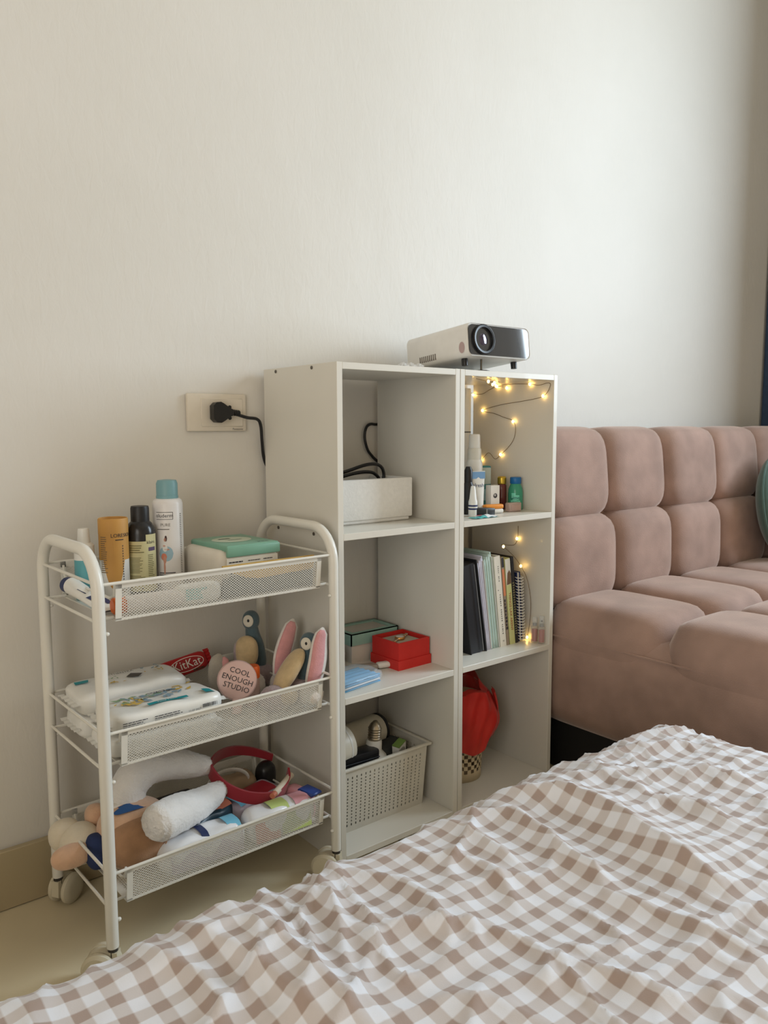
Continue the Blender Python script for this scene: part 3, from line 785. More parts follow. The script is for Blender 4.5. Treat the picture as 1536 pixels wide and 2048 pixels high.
def mint_box():
    t = thing('mint_gift_box', 'white gift box with a mint window lid behind the red box', 'box', (.2035, -.0405, SZ[1]), rz=-.0)
    mw = solid('white_card', (226, 220, 210), .6); mm = solid('mint_card', (152, 190, 178), .55)
    w, d = .058, .0375
    g = G().box(-w, w, -d, d, 0, .040); mk('box_body', g, mw, t, 0)
    z0, z1 = .036, .060; W, D = w+.003, d+.003; f = .013
    g = G()
    for (x0, x1, y0, y1) in ((-W, W, -D, -D+.0022), (-W, W, D-.0022, D), (-W, -W+.0022, -D, D), (W-.0022, W, -D, D)): g.box(x0, x1, y0, y1, z0, z1)
    for (x0, x1, y0, y1) in ((-W, W, -D, -D+f), (-W, W, D-f, D), (-W, -W+f, -D+f, D-f), (W-f, W, -D+f, D-f)): g.box(x0, x1, y0, y1, z1-.002, z1)
    mk('lid', g, mm, t, 0)
    mk('window', G().box(-W+f, W-f, -D+f, D-f, z1-.0028, z1-.0020), mat('box_window_film', (196, 190, 180), .12, .02), t, 0)
mint_box()
def mask_pack():
    t = thing('face_mask_pack', 'clear plastic pack of light blue face masks at the front of the shelf', 'mask pack', (.070, -.178, SZ[1]), rz=.15)
    bl = solid('blue_mask_cloth', (96, 168, 214), .7, bump=.2, bscale=80)
    for k in range(4):
        g = G(); s = k*.0042
        def f(i, j, s=s): return (-.048+i*.096+.001*s, -.030+j*.058, .0015+s+.0022*math.sin(i*3.1)*math.sin(PI*j)+.001*math.sin(j*26))
        g.grid(f, 8, 24); o = mk('mask', g, bl if k != 1 else solid('white_mask_cloth', (226, 230, 234), .7), t)
        o.modifiers.new('thick', 'SOLIDIFY').thickness = .0016
    g = G().sup((0, 0, .0125), (.058, .040, .012), (5, 5, 2.5), 8, fn=lambda q: q+Vector((0, 0, .0015*math.sin(q.x*170)*math.cos(q.y*150))))
    mk('film', g, mat('mask_pack_film', (236, 242, 246), .08, .0, alpha=.22), t, 180)
    g = G()
    for k in range(3): g.tube(spline([(.045, -.01+.006*k, .004), (.066, -.006+.004*k, .006), (.080, .012+.002*k, .003), (.092, .020, .0022)], 5), .0013, 6)
    mk('ear_loop', g, WHT, t)
mask_pack()
def wand():
    t = thing('phone_stick', 'slim pale stick with a rounded white handle beside the red box', 'stick', (.145, -.1325, SZ[1]), rz=-.25)
    mk('stick_body', G().rbox(-.055, .018, -.011, .011, .0005, .012, .004, 2), solid('warm_grey_plastic', (158, 150, 140), .4), t)
    mk('handle', G().rbox(.018, .060, -.0085, .0085, .001, .0125, .005, 3), WHT, t)
wand()
def lilac_pouch():
    o = mk('pouch', G().sup((0, 0, .020), (.030, .022, .020), (2.6, 2.6, 2.4), 8, fn=lambda q: q+Vector((0, 0, .002*math.sin(q.x*260)))), solid('lilac_grey_cloth', (182, 168, 170), .9, bump=.2), smooth=180)
    o.location = (.1075, -.058, SZ[1]); tag(o, 'small lilac-grey cloth pouch beside the mint box', 'pouch')
lilac_pouch()

# ================================================================== LEFT BOOKSHELF, BOTTOM COMPARTMENT
def slot_wall(A, B, h, flare, ncol, nrow, thick=.0016, border=(.012, .016), colw=.0028, rowgap=.0026):
    # perforated basket wall between bottom corners A and B (x,y); flare = outward vector at the top
    A = Vector(A).to_3d(); B = Vector(B).to_3d(); fl_ = Vector(flare).to_3d(); L = (B-A).length; u = (B-A)/L
    nn = fl_.normalized() if fl_.length else Vector((0, 0, 1)).cross(u)
    g = G()
    def quadbox(a0, a1, b0, b1):
        vs = []
        for off in (0, thick):
            for (a, b) in ((a0, b0), (a1, b0), (a1, b1), (a0, b1)):
                p = A + u*(a+(a-L/2)/L*2*0.004*b/h) + fl_*(b/h) + Vector((0, 0, b)); vs.append(p + nn*off)
        g.add(vs, [(3, 2, 1, 0), (4, 5, 6, 7), (0, 1, 5, 4), (1, 2, 6, 5), (2, 3, 7, 6), (3, 0, 4, 7)])
    bl, bh = border
    pitch = (L-2*.010)/ncol
    quadbox(0, L, 0, bl); quadbox(0, L, h-bh, h)
    xs = [.010+pitch*(k+.5) for k in range(ncol)]
    prev = 0
    for xk in xs: quadbox(prev, xk-colw/2, bl, h-bh); prev = xk+colw/2
    quadbox(prev, L, bl, h-bh)
    ph = (h-bl-bh)/nrow
    for xk in xs:
        for r in range(1, nrow): quadbox(xk-colw/2, xk+colw/2, bl+r*ph-rowgap/2, bl+r*ph+rowgap/2)
    return g
def slot_basket():
    t = thing('storage_basket', 'pale grey slotted plastic basket on the bottom shelf', 'basket', (.143, -.108, SZ[0]))
    m = solid('pale_grey_plastic', (218, 212, 198), .45)
    w, d, h, f = .108, .064, .128, .010
    mk('basket_floor', G().rbox(-w, w, -d, d, 0, .003, .001, 1), m, t, 0)
    for (A, B, fl_, nc) in (((-w, -d), (w, -d), (0, -f), 19), ((w, -d), (w, d), (f, 0), 11), ((w, d), (-w, d), (0, f), 19), ((-w, d), (-w, -d), (-f, 0), 11)):
        mk('slotted_wall', slot_wall(A, B, h, fl_, nc, 15, rowgap=.0034), m, t, 0)
    W, D = w+f, d+f
    g = G()
    for (x0, x1, y0, y1) in ((-W-.005, W+.005, -D-.005, -D+.002), (-W-.005, W+.005, D-.002, D+.005), (-W-.005, -W+.002, -D, D), (W-.002, W+.005, -D, D)): g.rbox(x0, x1, y0, y1, h-.003, h+.002, .001, 1)
    mk('rim', g, m, t, 30)
slot_basket()
def basket_stuff():
    # white cylindrical camera housings
    cream = solid('ivory_plastic', (222, 214, 196), .4)
    t = thing('white_canister', 'white cylinder with a black end cap lying in the slotted basket', 'canister', (.160, -.080, .121), rot=(0, 0, .16))
    A = T(0, 0, .031, 0, PI/2, 0)
    mk('barrel', G().lathe([(.029, -.066), (.031, -.063), (.031, .052), (.0295, .055), (0, .055)], 32, A), cream, t)
    mk('end_cap', G().lathe([(.0285, .054), (.0314, .056), (.0314, .061), (.027, .063), (0, .063)], 32, A), BLK, t)
    t = thing('wide_canister', 'wider white cylinder end at the left of the slotted basket', 'canister', (.066, -.128, .128), rot=(0, 0, .10))
    A = T(0, 0, .040, 0, PI/2, 0)
    mk('barrel', G().lathe([(.038, -.03), (.040, -.027), (.040, .020), (.038, .0245), (0, .026)], 36, A), cream, t)
    mk('groove', G().lathe([(.0403, .010), (.0406, .012), (.0403, .014)], 36, A), WHT, t)
    t = thing('bulb_camera', 'screw-base bulb camera standing in the slotted basket', 'camera', (.152, -.136, .104), rot=(.04, .05, 0))
    mk('neck', G().lathe([(.030, 0), (.031, .012), (.026, .030), (.016, .040), (.0155, .058), (.014, .061), (0, .061)], 28), WHT, t, 50)
    pr = [(0.0128, .060)]
    for k in range(5): pr += [(.0122, .062+k*.005), (.0138, .0645+k*.005)]
    pr += [(.0118, .088), (.0095, .093), (.006, .096), (.0045, .0985), (0, .0985)]
    mk('screw_base', G().lathe(pr, 28), mat('screw_base_steel', (176, 166, 150), .28, .02, metal=1), t, 60)
    t = thing('black_adapter', 'black plastic case lying at the front of the slotted basket', 'case', (.098, -.1475, .128), rz=.03)
    mk('case_body', G().rbox(-.050, .050, -.018, .018, 0, .030, .005, 2, T(0, 0, 0, .0, .05, 0)), BLK, t)
    mk('case_seam', G().rbox(-.0503, .0503, -.0183, .0183, .013, .0145, .0004, 1, T(0, 0, 0, .0, .05, 0)), mat('seam_black', (12, 12, 13), .3), t, 0)
    t = thing('small_carton', 'small white carton with green top standing in the slotted basket', 'carton', (.219, -.140, .100), rot=(.1, -.22, .35))
    mk('carton_body', G().box(-.014, .014, -.008, .008, 0, .046), WHT, t, 0)
    mk('carton_top', G().box(-.0142, .0142, -.0082, .0082, .0455, .0475), solid('green_card', (120, 150, 78), .5), t, 0)
    g = G(); bars(g, -.0115, .0115, .006, .040, 9, -.0083, None, 4, .55); mk('print', g, GRY, t, 0)
    t = thing('dark_pouch', 'dark grey pouch filling the right part of the slotted basket', 'pouch', (.205, -.105, .0865), rz=.1)
    mk('pouch_body', G().sup((0, 0, .026), (.050, .034, .026), (4, 4, 2.6), 8), solid('charcoal_cloth', (58, 60, 60), .8, bump=.2), t, 180)
    mk('zip', G().tube([(-.035, -.012, .0505), (.035, -.010, .0505)], .0014, 6), BLK, t)
    # folded cloth at the bottom that carries the things above
    t = thing('folded_cloth', 'folded grey cloth at the bottom of the slotted basket', 'cloth', (.143, -.108, SZ[0]+.0032))
    for k in range(3): mk('fold', G().rbox(-.100, .100, -.056, .056, .001+k*.0225, .0225+k*.0225, .009, 3), solid('grey_cloth', (150, 146, 138), .9, bump=.2), t)
basket_stuff()

# ================================================================== RIGHT BOOKSHELF, TOP COMPARTMENT
S3 = SZ[2]+.0003
def toiletries():
    t = thing('tall_white_tube', 'tall slim white tube in the back corner of the top shelf', 'tube', (.452, -.085, S3))
    mk('tube_body', G().lathe([(.0125, 0), (.0135, .003), (.0135, .262), (.0125, .266), (0, .266)], 24), WHT, t)
    mk('collar', G().lathe([(.0138, .17), (.0140, .1715), (.0138, .173)], 24), GRY, t)
    t = thing('white_pump_bottle', 'white bottle with stepped cap under the slim tube', 'bottle', (.438, -.130, S3), rz=.2)
    mk('bottle_body', G().lathe([(.0165, 0), (.0175, .003), (.0175, .105), (.015, .113)], 24), WHT, t)
    mk('shoulder', G().lathe([(.0150, .113), (.0145, .135), (.0125, .138)], 24), solid('warm_white', (222, 218, 206), .4), t)
    mk('cap', G().lathe([(.0128, .138), (.0120, .164), (.0105, .167), (0, .1675)], 20), WHT, t)
    t = thing('sunscreen_tube', 'white squeeze tube with blue print standing on the top shelf', 'tube', (.420, -.158, S3), rz=-.35)
    def f(i, j):
        a = i*2*PI; k = j; rx = .0125*(1-k)+.0165*k; ry = .0115*(1-k)+.0012*k
        return (rx*math.cos(a), ry*math.sin(a), .012+k*.078)
    mk('tube_body', G().grid(f, 28, 8), WHT, t, 60)
    mk('cap', G().lathe([(.011, 0), (.0125, .001), (.0125, .012), (0, .0125)], 24), NAVY, t)
    g = G(); g.add([(-.0158, -.0032, .074), (.0158, -.0032, .074), (.0160, -.0018, .0885), (-.0160, -.0018, .0885)], [(0, 1, 2, 3)]); mk('blue_band', g, solid('light_blue_print', (120, 160, 200), .5), t, 0)
    g = G(); text_flat(g, 'fresh', .011, T(.001, -.0062, .060, PI/2-.13, 0, 0)); mk('lettering', g, NAVY, t, 0)
    t = thing('teal_case', 'teal plastic case with a clear window on the top shelf', 'case', (.497, -.098, S3), rz=-.35)
    tm = solid('teal_plastic', (60, 138, 148), .3)
    mk('case_body', G().rbox(-.0165, .0165, -.011, .011, 0, .097, .004, 2), tm, t)
    mk('clear_window', G().rbox(-.0075, .0145, -.0125, -.0095, .056, .093, .0025, 2), mat('frosted_clear', (196, 210, 206), .2, .02), t)
    mk('label', G().box(-.005, .010, -.0118, -.0109, .02, .045), solid('pale_blue_label', (150, 190, 205), .5), t, 0)
    t = thing('red_bottle', 'dark red bottle with a gold screw cap', 'bottle', (.527, -.128, S3))
    mk('bottle_body', G().lathe([(.0095, 0), (.0105, .002), (.0105, .052), (.0085, .056)], 22), mat('dark_red_glass', (104, 50, 48), .15, .02), t)
    pr = [(.009, .056)]
    for k in range(4): pr += [(.0102, .0575+k*.0037), (.0095, .0594+k*.0037)]
    mk('cap', G().lathe(pr+[(.008, .073), (0, .073)], 22), mat('gold_cap', (196, 168, 66), .3, .02, metal=.8), t, 60)
    t = thing('green_gum_bottle', 'translucent green bottle with blue cap and pale green label', 'bottle', (.5455, -.152, S3))
    mk('bottle_body', G().lathe([(.0155, 0), (.0165, .002), (.0165, .036), (.0155, .046), (.0115, .056), (.011, .058)], 26), mat('green_plastic', (62, 152, 122), .2, .03), t)
    mk('cap', G().lathe([(.0118, .0575), (.0126, .0585), (.0126, .0705), (.0115, .072), (0, .072)], 26), solid('blue_cap', (24, 104, 168), .35), t)
    a = to_cam(.5455, -.152); g = G()
    for k in range(7): cyl_patch(g, .01675, a-.35+.25*(k % 4)+.1*(k//4), .016+.013*(k//4)+.003*math.sin(k*2), .0095, .011, 6)
    mk('label', g, solid('mint_print', (120, 214, 188), .45), t, 0)
    g = G(); text_cyl(g, 'Lime', .0105, .0170, a-.05, .027); text_cyl(g, 'Mint', .0085, .0170, a+.1, .0155); mk('lettering', g, solid('dark_teal_print', (18, 74, 84), .5), t, 0)
    t = thing('white_carton', 'small white carton with a black round emblem', 'carton', (.466, -.158, S3), rz=-.15)
    mk('carton_body', G().box(-.0115, .0115, -.009, .009, 0, .058), WHT, t, 0)
    g = G(); disc(g, .0052, T(0, -.0093, .036, PI/2, 0, 0), 18); mk('emblem', g, INK, t, 0)
    g = G(); disc(g, .0028, T(-.0008, -.0095, .0372, PI/2, 0, 0), 14); mk('emblem_highlight', g, solid('emblem_grey', (176, 172, 168), .5), t, 0)
    t = thing('orange_case', 'orange and white rounded plastic case on the top shelf', 'case', (.447, -.1775, S3), rz=-.22)
    mk('case_lower', G().rbox(-.024, .024, -.0065, .0065, 0, .010, .004, 3), WHT, t)
    mk('case_upper', G().rbox(-.024, .024, -.0068, .0068, .0095, .0195, .004, 3), solid('orange_plastic', (232, 146, 54), .4), t)
    t = thing('clear_pink_case', 'clear pinkish plastic case in front of the green bottle', 'case', (.5105, -.1775, S3), rz=-.12)
    mk('case_box', G().rbox(-.0175, .0175, -.008, .008, 0, .0195, .002, 1), mat('pinkish_clear', (206, 178, 168), .15, .02, alpha=.75), t)
    mk('case_insert', G().rbox(-.011, .0135, -.0085, -.0078, .004, .015, .0003, 1), solid('insert_pink', (190, 160, 150), .4), t)
    t = thing('black_case', 'small black case lying at the front of the top shelf', 'case', (.398, -.1935, S3), rz=-.12)
    mk('case_body', G().rbox(-.028, .028, -.0075, .0075, .0, .0165, .002, 2, T(0, 0, .0, 0, .06, 0)), BLK, t)
    mk('clip', G().rbox(.004, .008, -.0082, -.007, .003, .014, .0006, 1), GRY, t)
    t = thing('turquoise_packet', 'turquoise and white foil packet at the shelf edge', 'packet', (.371, -.219, S3), rz=.05)
    def f2(i, j): return (-.030+i*.072, -.011+j*.022, .001+.0045*math.sin(PI*j)*math.sin(PI*min(1, i*1.02))+.0008*math.sin(i*22))
    mk('foil', G().grid(f2, 20, 8), solid('turquoise_foil', (86, 186, 188), .3), t)
    def f3(i, j): return (.006+i*.034, -.0108+j*.0216, .0016+.0045*math.sin(PI*j)*math.sin(PI*min(1, .5+i*.49))+.0008*math.sin((.5+i*.47)*22))
    mk('white_panel', G().grid(f3, 10, 8), solid('white_foil', (236, 240, 244), .25), t)
    mk('red_mark', G().box(-.022, -.006, -.006, -.002, .0058, .0064), solid('red_print', (196, 40, 62), .5), t, 0)
    t = thing('dropper_bottle', 'small white dropper bottle with dark striped base', 'bottle', (.3745, -.1895, S3))
    mk('bottle_body', G().lathe([(.0085, 0), (.0092, .001), (.0092, .030), (.0075, .036), (.0055, .055), (.0042, .062), (0, .063)], 22), WHT, t)
    g = G(); g.lathe([(.0094, .014), (.0094, .024)], 22); mk('dark_band', g, NAVY, t)
    g = G(); g.lathe([(.0096, .0175), (.0096, .0205)], 22); mk('white_stripe', g, WHT, t)
    t = thing('black_lotion_bottle', 'black bottle peeking from behind the shelf side', 'bottle', (.3985, -.152, S3))
    mk('bottle_body', G().lathe([(.0105, 0), (.0115, .002), (.0115, .060), (.008, .068)], 20), BLK, t)
    mk('cap', G().lathe([(.0085, .068), (.0085, .092), (.005, .100), (0, .100)], 18), BLK, t)
toiletries()

# ================================================================== RIGHT BOOKSHELF, BOOKS
S2 = SZ[1]+.0003
def books():
    lean = -.155
    def book(name, label, cat, xb, th, h, dep, yf, mats, ln=lean, group=None):
        # xb = right bottom corner of the spine; leaning to the left
        t = thing(name, label, cat, (xb, yf, S2), group=group, rot=(0, ln, 0)); return t
    # black binder
    t = book('black_binder', 'thick black binder leaning at the left of the book row', 'binder', .4215, 0, 0, 0, -.190, None, -.165)
    m = solid('binder_black', (30, 31, 34), .5, bump=.1, bscale=300)
    mk('cover', G().rbox(-.0035, 0, 0, .15, 0, .203, .001, 1), m, t, 30)
    mk('cover', G().rbox(-.048, -.0445, 0, .15, .0, .203, .001, 1), m, t, 30)
    mk('spine', G().rbox(-.048, 0, .147, .1505, 0, .203, .001, 1), m, t, 30)
    mk('pages', G().box(-.0445, -.0035, .004, .147, .003, .198), solid('dark_sleeves', (40, 41, 45), .4), t, 0)
    mk('edge_trim', G().tube([(-.0115, -.0008, .006), (-.0115, -.0008, .196)], .0010, 6), mat('trim_grey', (120, 120, 122), .4), t)
    # clear folders
    def folder(label, col, xb, th, h, a, dep=.145):
        t = book('clear_folder', label, 'folder', xb, th, h, dep, -.185, None, a)
        n = 4
        for k in range(n):
            x = -th*(k+.5)/n
            def f(i, j, x=x, k=k): return (x+.0012*math.sin(i*5+k)+.0012*math.sin(j*8+k*2)*i, i*dep, j*(h-.004*k))
            o = mk('sleeve', G().grid(f, 6, 10), mat(label[:9]+'_film_%d' % k, tuple(int(c*(1-.06*(k%2))+(230 if k==0 else 205)*.0+c*.06*(k%2)*.5) for c in col), .25, .05), t)
            o.modifiers.new('thick', 'SOLIDIFY').thickness = th/n*.75
        g = G().tube([(-th*.1, -.0008, .002), (-th*.1, -.0008, h-.01)], .0009, 6); mk('edge', g, WHT, t)
    folder('lilac-white clear folder beside the black binder', (206, 202, 214), .4405, .018, .208, -.15)
    folder('mint green clear folder beside the white book', (186, 206, 194), .4655, .024, .214, -.14)
    # books with page blocks
    def real_book(name, label, xb, th, h, col, a, dep=.13, yf=-.185, rough=.45):
        t = book(name, label, 'book', xb, th, h, dep, yf, None, a); m = solid(label[:14], col, rough)
        mk('cover', G().rbox(-.0012, 0, 0, dep, 0, h, .0005, 1), m, t, 30); mk('cover', G().rbox(-th, -th+.0012, 0, dep, 0, h, .0005, 1), m, t, 30)
        sp = mk('spine', G().rbox(-th, 0, -.001, .001, 0, h, .0005, 1), m, t, 30)
        mk('pages', G().box(-th+.0012, -.0012, .001, dep-.003, .003, h-.003), solid('book_paper', (232, 224, 206), .8), t, 0)
        return t, sp
    t, sp = real_book('paperback', 'white paperback with small black spine lettering', .4862, .019, .203, (228, 220, 204), -.125)
    g = G(); [bars(g, -.0016, .0016, -.0019, .0019, 1, 0, T(-.0085, -.0012, .030+k*.0048, 0, PI/2, 0), k, .7) for k in range(20) if k % 7 != 5]; [bars(g, -.0015, .0015, -.0016, .0016, 1, 0, T(-.0085, -.0012, .148+k*.0045, 0, PI/2, 0), k, .7) for k in range(9) if k % 5 != 3]; disc(g, .0012, T(-.013, -.0012, .128, PI/2, 0, 0), 10); text_flat(g, 'N', .006, T(-.0085, -.0012, .013, PI/2, 0, 0))
    mk('lettering', g, INK, sp, 0)
    t, sp = real_book('thin_book', 'thin book with an orange and dark spine', .4955, .0078, .198, (150, 132, 112), -.12)
    g = G(); g.add([(-.0074, -.0012, .112), (-.0004, -.0012, .112), (-.0004, -.0012, .172), (-.0074, -.0012, .172)], [(0, 1, 2, 3)]); mk('orange_panel', g, solid('orange_spine', (214, 130, 88), .5), sp, 0)
    g = G(); g.add([(-.0074, -.0012, .176), (-.0004, -.0012, .176), (-.0004, -.0012, .197), (-.0074, -.0012, .197)], [(0, 1, 2, 3)]); bars(g, -.0070, -.0008, .035, .105, 9, -.0012, None, 3, .8); mk('dark_panel', g, INK, sp, 0)
    t, sp = real_book('green_spine_book', 'book with a pale green spine and red lettering', .5145, .0165, .194, (206, 206, 142), -.115)
    g = G(); g.add([(-.0160, -.0012, .135), (-.0004, -.0012, .137), (-.0004, -.0012, .193), (-.0160, -.0012, .193)], [(0, 1, 2, 3)]); mk('white_panel', g, solid('spine_white', (226, 220, 206), .5), sp, 0)
    g = G(); g.add([(-.0150, -.0014, .136), (-.0010, -.0014, .137), (-.0008, -.0014, .160), (-.0050, -.0014, .168), (-.0110, -.0014, .162)], [(0, 1, 2, 3, 4)]); mk('spine_picture', g, solid('brown_print', (112, 84, 58), .5), sp, 0)
    g = G(); text_flat(g, 'THINGS LAX ARENT', .0095, T(-.0082, -.0014, .075, PI/2, PI/2, 0)); mk('lettering', g, solid('red_lettering', (172, 60, 40), .5), sp, 0)
    t, sp = real_book('dark_paperback', 'dark patterned paperback beside the spiral notebook', .5245, .0085, .196, (36, 36, 40), -.108)
    g = G(); bars(g, -.008, -.0008, .02, .14, 22, -.0012, None, 8, .5); mk('spine_pattern', g, solid('spine_gold', (146, 140, 104), .5), sp, 0)
    # spiral notebook
    t = thing('spiral_notebook', 'navy notebook with a white wire spiral binding', 'notebook', (.5420, -.183, S2), rot=(0, -.075, 0))
    mk('cover', G().rbox(-.011, -.0095, 0, .12, .001, .158, .0005, 1), NAVY, t, 30); mk('cover', G().rbox(-.0015, 0, 0, .12, .001, .158, .0005, 1), NAVY, t, 30)
    mk('pages', G().box(-.0095, -.0015, .003, .118, .003, .156), solid('notebook_paper', (228, 224, 214), .8), t, 0)
    for k in range(22):
        z = .008+k*.0066
        mk('spiral_ring', G().tube([(-.0055+.0085*math.cos(a), -.001+.0085*math.sin(a), z+.0006*math.sin(a)) for a in [2*PI*q/12 for q in range(12)]], .0011, 6, closed=True), WHT, t)
books()
def perfumes():
    for (x, y, h, lab) in ((.5510, -.209, .056, 'small perfume roller with pink liquid beside the spiral notebook'), (.5560, -.2245, .060, 'small pink perfume vial with a black pump at the shelf edge')):
        t = thing('perfume_vial', lab, 'perfume', (x, y, S2), group='perfume vials')
        mk('liquid', G().rbox(-.0048, .0048, -.0048, .0048, .0025, .031, .0015, 2), mat('pink_liquid', (186, 96, 96), .15, .02), t)
        mk('glass', G().rbox(-.0062, .0062, -.0062, .0062, 0, .038, .002, 2), mat('vial_glass', (226, 220, 210), .05, .0, alpha=.3), t)
        mk('collar', G().lathe([(.0042, .038), (.0042, .044)], 16), mat('vial_silver', (150, 150, 150), .3, .02, metal=.8), t)
        mk('cap', G().lathe([(.0056, .038), (.0056, h), (.005, h+.001), (0, h+.001)], 16), CLEAR, t)
        if 'black' in lab: mk('pump', G().sup((0, 0, .050), (.0022, .0022, .0022), 2, 3), BLK, t)
perfumes()

# ================================================================== RIGHT BOOKSHELF, BIN
def waste_bin():
    t = thing('waste_bin', 'cream perforated plastic waste bin on the bottom shelf', 'bin', (.404, -.116, SZ[0]+.0003))
    m = solid('cream_plastic', (226, 206, 170), .5)
    N, H = 40, .178; R0, R1 = .054, .061
    bm = bmesh.new(); rows = [0, .020] + [.020+.0088*k for k in range(1, 16)] + [.160, H]
    V = []
    for z in rows: 
        r = R0+(R1-R0)*z/H; V.append([bm.verts.new((r*math.cos(2*PI*k/N), r*math.sin(2*PI*k/N), z)) for k in range(N)])
    holes = []
    for i in range(len(rows)-1):
        for k in range(N):
            f = bm.faces.new((V[i][k], V[i][(k+1) % N], V[i+1][(k+1) % N], V[i+1][k]))
            if 1 <= i <= 15 and (i+k) % 2 == 0: holes.append(f)
    bmesh.ops.inset_individual(bm, faces=holes, thickness=.0009, depth=0)
    bmesh.ops.delete(bm, geom=holes, context='FACES_ONLY')
    o = mk('bin_wall', G().bm(bm), m, t, 60); md = o.modifiers.new('thick', 'SOLIDIFY'); md.thickness = .0016
    mk('bin_floor', G().lathe([(0, .001), (R0-.001, .001), (R0-.001, .003), (0, .003)], 40), m, t)
waste_bin()
def red_bag():
    o_ = Vector((.404, -.116, SZ[0]))
    m = mat('red_plastic_bag', (216, 50, 44), .36, .08, 20, alpha=.9, bump=.25, bscale=40)
    t = thing('red_plastic_bag', 'red plastic carrier bag lining the cream waste bin', 'bag', tuple(o_+Vector((0, 0, .06))))
    rim = lambda a: .196+.008*math.sin(a*3+.5)
    def out(i, j):
        a = i*2*PI; zb = .070+.012*math.sin(a*2+1.0)+.050*max(0, math.cos(a+.35))**2; zt = rim(a); z = zb+(zt-zb)*j
        r = .0635+.0035*j + .0022*math.sin(a*7+j*5) + .0018*math.sin(a*13-j*9)
        c = max(0, math.cos(a+.55)); r += .036*c**2.5*math.sin(PI*min(1, (.15+.85*j)))**.8*(1-.55*j)
        return (r*math.cos(a), r*math.sin(a), z-.06)
    mk('bag_skirt', G().grid(out, 96, 20), m, t, 180)
    def top(i, j):
        a = i*2*PI
        r = (.067+.0022*math.sin(a*7+5))*(1-.22*j) + .004*math.sin(a*6+2)*j; z = rim(a)+j*(.024+.022*math.sin(a))
        return (r*math.cos(a), r*math.sin(a), z-.06)
    mk('bag_mouth', G().grid(top, 72, 10), m, t, 180)
    def ear(i, j):
        w = .016*(1-.25*j); a = (i-.5)*2
        ang = -.55+a*w/.09; r = .076+.014*math.sin(PI*(.12+.8*j))+.003*math.sin(i*9)
        return (r*math.cos(ang), r*math.sin(ang), .196-.100*j-.012*abs(a)-.06)
    mk('bag_handle', G().grid(ear, 10, 14), m, t, 180)
red_bag()

